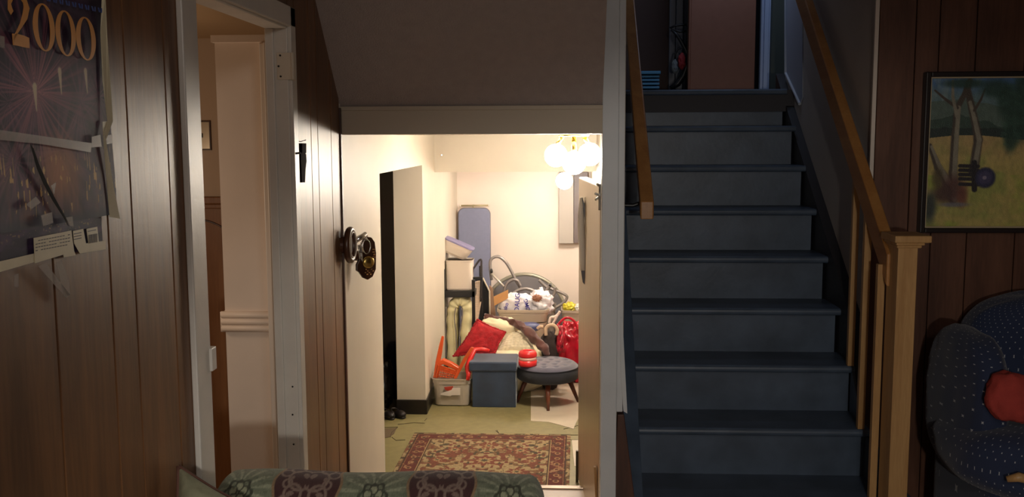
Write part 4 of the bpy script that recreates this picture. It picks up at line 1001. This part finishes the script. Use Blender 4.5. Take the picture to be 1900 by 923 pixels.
# white bins on top of the cot
WPL = mat('white_plastic', rgb(224, 210, 196), .35, alpha=.93)
yb_ = 6.42; a, b = at(826, 484, yb_), at(876, 482, yb_); c0, c1 = at(828, 540, yb_), at(875, 540, yb_)
wb = thing('white_bin', 'upright frosted white plastic box standing on the cot top', 'bin', ((a.x+b.x)/2, yb_+.08, c0.z))
zc0 = c0.z+.002; hx = (b.x-a.x)/2; cx_ = (a.x+b.x)/2
loft([((cx_, yb_+.08, zc0), hx-.006, .062), ((cx_, yb_+.08, zc0+.01), hx-.002, .068), ((cx_, yb_+.08, a.z-.012), hx, .074), ((cx_, yb_+.08, a.z), hx+.002, .076)], e=.3).build('body', WPL, wb)
loft([((cx_, yb_+.08, a.z-.006), hx+.003, .08), ((cx_, yb_+.08, a.z), hx+.003, .08)], e=.3, wall=.006).build('rim', WPL, wb)
tb = thing('tilted_bin', 'frosted plastic box with a blue lid tipped sideways on the upright white box', 'bin', at(848, 462, 6.48))
ang = math.atan2(-(466-444), 876-823); ex = (at(876, 467, 6.46)-at(823, 444, 6.46)); ml = ex.length/2; ex.normalize(); ez = Vector((-ex.z, 0, ex.x)); 
mt2 = Matrix((ex, Vector((0, 1, 0)), ez)).transposed(); lc = (at(876, 467, 6.46)+at(823, 444, 6.46))/2+Vector((0, .09, 0))
mb = loft([(lc-ez*.085, ml*.70, .055), (lc-ez*.07, ml*.80, .065), (lc-ez*.02, ml*.96, .078), (lc, ml, .08)], e=.4, m=mt2); mb.build('body', WPL, tb)
loft([(lc, ml*1.04, .084), (lc+ez*.010, ml*1.04, .084), (lc+ez*.013, ml*.9, .07)], e=.4, m=mt2, open_top=False).build('lid', mat('lavender_lid', rgb(128, 122, 160), .35), tb)
pt_ = MB().lathe([(.02, 0), (.05, .003), (.078, .014)], at(823, 452, 6.56), 30, rotm(y=72, z=-20), cap=True)
tag(pt_.build('paper_plate', mat('plate_white', rgb(232, 224, 214), .5), smooth=True), 'white round plate propped upright behind the tilted box', 'plate')

# ironing board
IB = mat('ironing_cover', rgb(122, 126, 152), .85, noise_=.05, nscale=40, bump=.2, bscale=200)
ib = thing('ironing_board', 'blue grey ironing board standing on end against the back wall', 'ironing board', (at(880, 690, 7.1).x, 7.15, HZ))
y = 7.12; a, b = at(850.5, 420, y), at(909, 420, y); zt_ = at(880, 387, y).z; x0, x1 = a.x, b.x; rc_ = .045
pts = [(x0, y, HZ+.02)]+[(x0+rc_-rc_*math.cos(g), y, zt_-rc_+rc_*math.sin(g)) for g in np.linspace(0, PI/2, 8)]+[(x1-rc_+rc_*math.sin(g), y, zt_-rc_+rc_*math.cos(g)) for g in np.linspace(0, PI/2, 8)]+[(x1, y, HZ+.02)]
MB().prism(pts, (0, .022, 0)).build('board', IB, ib, bevel=.006)
MB().tube([Vector(p)+Vector((0, .012, 0)) for p in pts], .005, 8).build('edge_rim', mat('board_rim', rgb(110, 104, 112), .5), ib, smooth=True)
ML = mat('beige_metal', rgb(176, 162, 128), .35, .5)
MB().tube([at(854, 382, 7.16), at(907, 381.5, 7.16)], .0065, 10).tube([at(878, 380, 7.16), at(878, 400, 7.17)], .006, 8).build('foot_bar', ML, ib, smooth=True)
for u in (854, 907): MB().tube([at(u-1.5, 382, 7.16), at(u+1.5, 382, 7.16)], .0085, 10).build('foot_cap', TRIMW, ib, smooth=True)
m1 = MB(); xm = (x0+x1)/2
for s_ in (-1, 1): m1.tube([(xm+s_*.07, 7.16, HZ+.15), (xm, 7.17, .95)], .008, 8)
m1.build('legs', ML, ib, smooth=True)
# electrical box
eb = thing('electrical_box', 'grey metal electrical panel box on the back wall beneath the lamp glare', 'box', at(1055, 400, 7.24))
a, b = at(1037, 320, 7.18), at(1064, 452, 7.18)
MB().box((a.x, 7.17, b.z), (b.x, 7.25, a.z)).build('door', mat('box_grey', rgb(172, 164, 156), .4), eb, bevel=.003)
b2 = at(1090, 452, 7.18)
MB().box((b.x+.002, 7.185, b.z+.002), (b2.x, 7.25, a.z)).build('side_panel', mat('box_dark', rgb(104, 92, 92), .45), eb, bevel=.002)
tag(MB().tube([at(819.5, 288, 5.98), at(819.5, 288, 5.965)], .005, 10).build('nail_head', CHROME), 'tiny silver nail in the cream bulkhead above the hall', 'nail')

# ------------------------------------------------------------------ patterned sofa in front
sf = thing('floral_sofa', 'low backed sofa in sage green and burgundy damask in front of the hall opening', 'sofa', (-.42, 2.1, 0))
FAB = colmat('damask', .85, .35, 700, sheen=.15)
xa, xb = -.775, -.038; Lx = xb-xa
nx_, ny_ = 900, 220
cv = Canvas(nx_, ny_, (122, 134, 116), 1)
PXM = px(2.05)                           # metres per photo pixel here
U = 1040+(cv.S*Lx+xa)/2.05*FPX           # photo column, used only to lay out the stripes
LT = .62; Vv = cv.T*LT*1.0/PXM           # length along the fabric in the same unit
per = 259
ph_ = ((U-552+per/2) % per)-per/2
cv.c = np.ones((ny_, nx_, 3))*np.array((112, 120, 100))/255
mv = (Vv % 150)-75
def rep(dx, dy): return np.abs(ph_-dx), mv-dy
# burgundy band with scrolls
bw_ = 57+4*np.sin(Vv/12)
band = 1-ss(0, 4, np.abs(ph_)-bw_)
cv.mix(band, (66, 40, 40))
ax = np.abs(ph_)
scr = np.zeros_like(ax)
for (r0, cx0, cy0, w0) in [(16, 24, 0, 3.2), (9, 40, -14, 2.6), (8, 38, 18, 2.6), (24, 14, 30, 3), (20, 16, -34, 3), (11, 46, 44, 2.6), (13, 30, 60, 3), (12, 34, -58, 3)]:
    d = np.hypot(ax-cx0, (mv-cy0)*1.0); scr = np.maximum(scr, 1-ss(w0*.5, w0*1.2, np.abs(d-r0)))
an = np.arctan2(mv, ax+1e-6); rad = np.hypot(ax, mv)
leaf = (np.cos(an*9)+np.cos(rad/4.5+an*3)*.8)
scr = np.maximum(scr, ss(.7, 1.1, leaf)*(rad < 48)*(rad > 8)*.9)
cv.mix(scr*band*.85, (134, 118, 106))
# sage field with leaf sprays
ph2 = ((U-682+per/2) % per)-per/2; a2 = np.abs(ph2); r2 = np.hypot(a2, mv*1.05); t2 = np.arctan2(mv, a2+1e-6)
sage = 1-band
spr = ss(.15, .75, np.cos(t2*16+r2*.06))*ss(16, 26, r2)*(1-ss(58, 72, r2))
cv.mix(sage*spr*.8, (152, 156, 132))
cv.mix(sage*(1-ss(2, 4, np.abs(r2-24-3*np.cos(t2*7)))), (62, 66, 54))
for k in range(5):
    g = k*2*PI/5+.3; d = np.hypot(ph2-11*math.cos(g), mv-11*math.sin(g)); cv.mix(sage*(1-ss(6.5, 8.5, d)), (146, 150, 124)); cv.mix(sage*(1-ss(.8, 1.8, np.abs(d-8))), (64, 66, 54))
cv.mix(sage*ss(.62, .8, vnoise(U/9, Vv/5, 77))*.5, (84, 92, 76))
cv.mix((1-ss(1.5, 3.5, np.abs(np.abs(ph_)-bw_-4))), (136, 112, 84))
cv.c *= (1.02+.25*vnoise(U*.9, Vv*.9, 5))[..., None]
def sofapos(s, t):
    rr = .112; cyy, czz = 2.06, .695
    L1_ = .25; La = PI*rr; L2 = .25; tot = L1_+La+L2; q = t*tot
    # end rounding
    e_ = np.where(s > .95, np.sqrt(np.clip(1-((s-.95)/.05)**2, 0, 1)), 1.0); e_ = np.where(s < .06, np.sqrt(np.clip(1-((.06-s)/.06)**2, 0, 1)), e_)
    ke = .35+.65*e_; ke = np.where((s == 0) | (s == 1), .0, ke)
    r_ = rr*ke
    g = np.clip((q-L1_)/La, 0, 1)*PI
    y = cyy-r_*np.cos(g); z_ = czz+r_*np.sin(g)-.0*(1-ke)
    z_ = np.where(q < L1_, czz-(L1_-q)*1.6, z_); z_ = np.where(q > L1_+La, czz-(q-L1_-La)*1.6, z_)
    z_ = z_+.004*np.sin(s*11)-.02*np.clip(.35-s, 0, 1)**2*2
    return np.stack([xa+s*Lx, y, z_], -1)
grid_obj('backrest', cv, sofapos, FAB, sf)
SAGE = mat('sage_fabric', rgb(112, 120, 100), .85, noise_=.2, nscale=22, bump=.3, bscale=300)
MB().box((xa+.02, 1.5, .06), (xb-.03, 2.12, .24)).build('base', SAGE, sf, bevel=.02)
MB().blob((-.40, 1.70, .31), (.32, .24, .09), (.35, .35)).build('seat_cushion', SAGE, sf, smooth=True)
MB().box((-.77, 1.5, .06), (-.74, 2.0, .5)).build('arm', SAGE, sf, bevel=.012)
# loose cushion at the left corner
FC2 = mat('green_tapestry', rgb(150, 150, 122), .9, noise_=.35, nscale=18, bump=.3, bscale=300)
q = [at(331, 866, 1.86), at(478, 950, 1.86), at(440, 1090, 1.78), at(318, 1010, 1.78)]
cu = thing('throw_cushion', 'sage green throw cushion with burgundy piping on the left corner of the sofa', 'cushion', (q[0]+q[2])/2)
pillow(q, .05, seed=40, amp=.006).build('cushion', FC2, cu, smooth=True)
m1 = MB(); cen = sum(q, Vector())/4
for i in range(4):
    a, b = q[i], q[(i+1) % 4]; m1.tube([a.lerp(b, t).lerp(cen, .068*math.sin(PI*t)) for t in np.linspace(0, 1, 14)], .0045, 8)
m1.build('piping', mat('burgundy_piping', rgb(98, 66, 54), .8), cu, smooth=True)

# ------------------------------------------------------------------ navy dotted sofa on the right
NV = mat('navy_dotted', rgb(40, 52, 84), .9, sheen=.2, uv=True)
nt = NV.node_tree; bs = nt.nodes['Principled BSDF']; N = nt.nodes.new; Lk = nt.links.new
tcn = N('ShaderNodeTexCoord'); mp = N('ShaderNodeMapping'); mp.inputs['Rotation'].default_value = (0, 0, R(45)); Lk(tcn.outputs['UV'], mp.inputs[0])
vo = N('ShaderNodeTexVoronoi'); vo.inputs['Scale'].default_value = 31; vo.inputs['Randomness'].default_value = .0; vo.voronoi_dimensions = '2D'; vo.distance = 'MINKOWSKI'; vo.inputs['Exponent'].default_value = .6
Lk(mp.outputs[0], vo.inputs['Vector'])
lt_ = N('ShaderNodeMath'); lt_.operation = 'LESS_THAN'; lt_.inputs[1].default_value = .15; Lk(vo.outputs['Distance'], lt_.inputs[0])
mx = N('ShaderNodeMix'); mx.data_type = 'RGBA'; mx.inputs['A'].default_value = (*rgb(38, 50, 80), 1); mx.inputs['B'].default_value = (*rgb(176, 180, 186), 1)
Lk(lt_.outputs[0], mx.inputs['Factor']); Lk(mx.outputs['Result'], bs.inputs['Base Color'])
ns = thing('navy_sofa', 'plump navy blue armchair sofa with small white dots against the panelled wall', 'sofa', (1.75, 3.5, 0))
def blob2(name, c, a, e=(.8, .8), rot=None, **k):
    return MB().blob(c, a, e, rot=rot, nu=64, nv=40, **k).build(name, NV, ns, smooth=True)
blob2('arm', (at(1792, 700, 3.45).x+.045, 3.55, .575), (.088, .26, .28), (.75, .8), amp=.01, fr=5, seed=2)
blob2('backrest', (2.0, 3.83, .655), (.44, .13, .29), (.6, .6), amp=.015, fr=5, seed=3)
blob2('seat_cushion', (1.89, 3.42, .44), (.53, .30, .135), (.6, .6), amp=.012, fr=5, seed=4)
blob2('base', (1.90, 3.50, .21), (.46, .32, .20), (.3, .3))
MB().tube([at(1868, 890, 3.13), at(1890, 886, 3.12), at(1925, 895, 3.12)], [.010, .016, .014], 10).build('wooden_trim', OAK, ns, smooth=True)
rp = MB().blob(at(1880, 738, 3.26), (.09, .05, .08), (.7, .8), rot=rotm(y=18, x=-15), amp=.012, fr=6, seed=3)
tag(rp.build('rust_cushion', mat('rust_fabric', rgb(170, 62, 54), .9, noise_=.15, nscale=25, bump=.3, bscale=200), smooth=True), 'rust red cushion on the seat of the navy dotted sofa', 'cushion')

# ------------------------------------------------------------------ painting
pa_ = thing('painting', 'framed landscape painting of bare trees, hills and a wheel on the panelled wall', 'painting', (1.75, 3.98, 1.2))
zt_, zb_ = at(1727, 146, 3.965).z, at(1714, 420, 3.965).z; xl = at(1722, 290, 3.965).x; xr = xl+.66
cv = Canvas(420, 380, (150, 152, 80), .66/(zt_-zb_))
def pc(u, v): return (at(u, v, 3.965).x-xl)/.66, (at(u, v, 3.965).z-zb_)/(zt_-zb_)
T_, S_ = cv.T, cv.S; n1 = fbm(S_*7, T_*7, 90); n2 = fbm(S_*22, T_*9, 91); n3 = fbm(S_*60, T_*30, 92)
hor = .60+.02*np.sin(S_*7)
cv.mix(ss(.25, .5, n1)*(T_ < hor), (176, 160, 92)); cv.mix(ss(.5, .75, n1)*(T_ < .35), (150, 160, 70)); cv.mix(ss(.35, .62, T_+.12*(n1-.5))*(T_ < hor)*.7, (178, 146, 104))
sky = T_ > hor
cv.mix(sky*1., (96, 122, 128)); cv.mix(sky*ss(.86, 1, T_+.1*(n1-.5)), (72, 112, 168)); cv.mix(sky*ss(.5, .7, n2)*.5, (140, 160, 160))
hill = T_ < .80+.06*np.sin(S_*5+1)+.05*(n1-.5)
cv.mix(sky*hill, (86, 104, 96)); cv.mix(sky*(T_ < .70+.10*(n1-.3)+.04*np.sin(S_*9)), (54, 74, 66)); cv.mix(sky*(T_ < .655+.03*n2)*.9, (34, 46, 44))
def br(p, w0, w1, col):
    for i in range(len(p)-1):
        a, b = pc(*p[i]), pc(*p[i+1]); n_ = len(p)-1; cv.seg(*a, *b, w0+(w1-w0)*i/n_, col, w0+(w1-w0)*(i+1)/n_)
TK = (134, 128, 112); TD = (70, 60, 52)
br([(1768, 370), (1768, 320), (1772, 250), (1776, 200), (1790, 175), (1796, 152)], .030, .014, TD); br([(1771, 370), (1771, 320), (1775, 250), (1779, 200)], .018, .014, TK)
br([(1776, 200), (1755, 185), (1735, 168)], .012, .006, TD)
br([(1806, 320), (1815, 260), (1812, 240), (1803, 200), (1795, 165), (1800, 150)], .032, .018, TD); br([(1808, 315), (1817, 260), (1808, 220), (1800, 190)], .018, .012, TK)
br([(1808, 205), (1820, 185), (1828, 165)], .010, .005, TD)
br([(1758, 340), (1740, 310), (1725, 270)], .034, .014, TD); br([(1760, 338), (1743, 308), (1728, 272)], .018, .008, TK)
br([(1775, 215), (1768, 180), (1768, 150)], .012, .008, TK)
for (u, v, rx_, ry_) in [(1850, 165, .09, .06), (1870, 190, .06, .10), (1885, 230, .07, .13), (1875, 255, .04, .10), (1790, 155, .12, .03), (1900, 170, .06, .14), (1920, 200, .08, .2)]:
    a, b = pc(u, v); cv.ell(a, b, rx_, ry_, (34, 62, 52), .5, a=.85)
cv.mix((fbm(S_*40, T_*40, 95) > .55)*(T_ > .55)*(S_ > .42)*.35, (60, 92, 78))
for (u, v, rx_, ry_, c_) in [(1768, 350, .07, .09, (84, 50, 46)), (1750, 360, .06, .06, (70, 46, 44)), (1785, 365, .03, .07, (110, 60, 52)), (1725, 385, .035, .10, (40, 48, 56)), (1740, 330, .03, .07, (78, 66, 44)), (1770, 380, .08, .015, (110, 108, 120))]:
    a, b = pc(u, v); cv.ell(a, b, rx_, ry_, c_, .6, a=.85)
for k, v in enumerate((308, 316, 324, 332, 342)):
    a, b = pc(1781, v), pc(1815, v+1); cv.seg(*a, *b, .012, (34, 28, 34))
a, b = pc(1808, 302), pc(1808, 352); cv.seg(*a, *b, .018, (28, 24, 30))
a, b = pc(1828, 330); cv.ell(a, b, .060, .062*.66/(zt_-zb_), (40, 40, 72), .15); cv.ell(a, b, .040, .04*.66/(zt_-zb_), (66, 62, 96), .3); cv.ell(a-.004, b, .012, .013, (140, 130, 150), .4)
cv.c *= (1.0+.3*n3)[..., None]
cv.mix(np.full_like(S_, .10), (60, 70, 60))
grid_obj('canvas', cv, lambda s, t: np.stack([xl+s*.66, 3.965+.0015*0*s, zb_+t*(zt_-zb_)], -1), colmat('oil_paint', .45, .5, 260), pa_)
LIN = mat('liner', rgb(186, 170, 140), .5); FRM = mat('black_frame', rgb(34, 28, 28), .35)
def framebars(x0, z0, x1, z1, w_, ya, yb): return MB().box((x0-w_, ya, z0-w_), (x0, yb, z1+w_)).box((x1, ya, z0-w_), (x1+w_, yb, z1+w_)).box((x0, ya, z1), (x1, yb, z1+w_)).box((x0, ya, z0-w_), (x1, yb, z0))
framebars(xl, zb_, xr, zt_, .006, 3.955, 3.985).build('liner', LIN, pa_, bevel=.001)
framebars(xl-.006, zb_-.006, xr+.006, zt_+.006, .020, 3.945, 3.988).build('frame', FRM, pa_, bevel=.004)
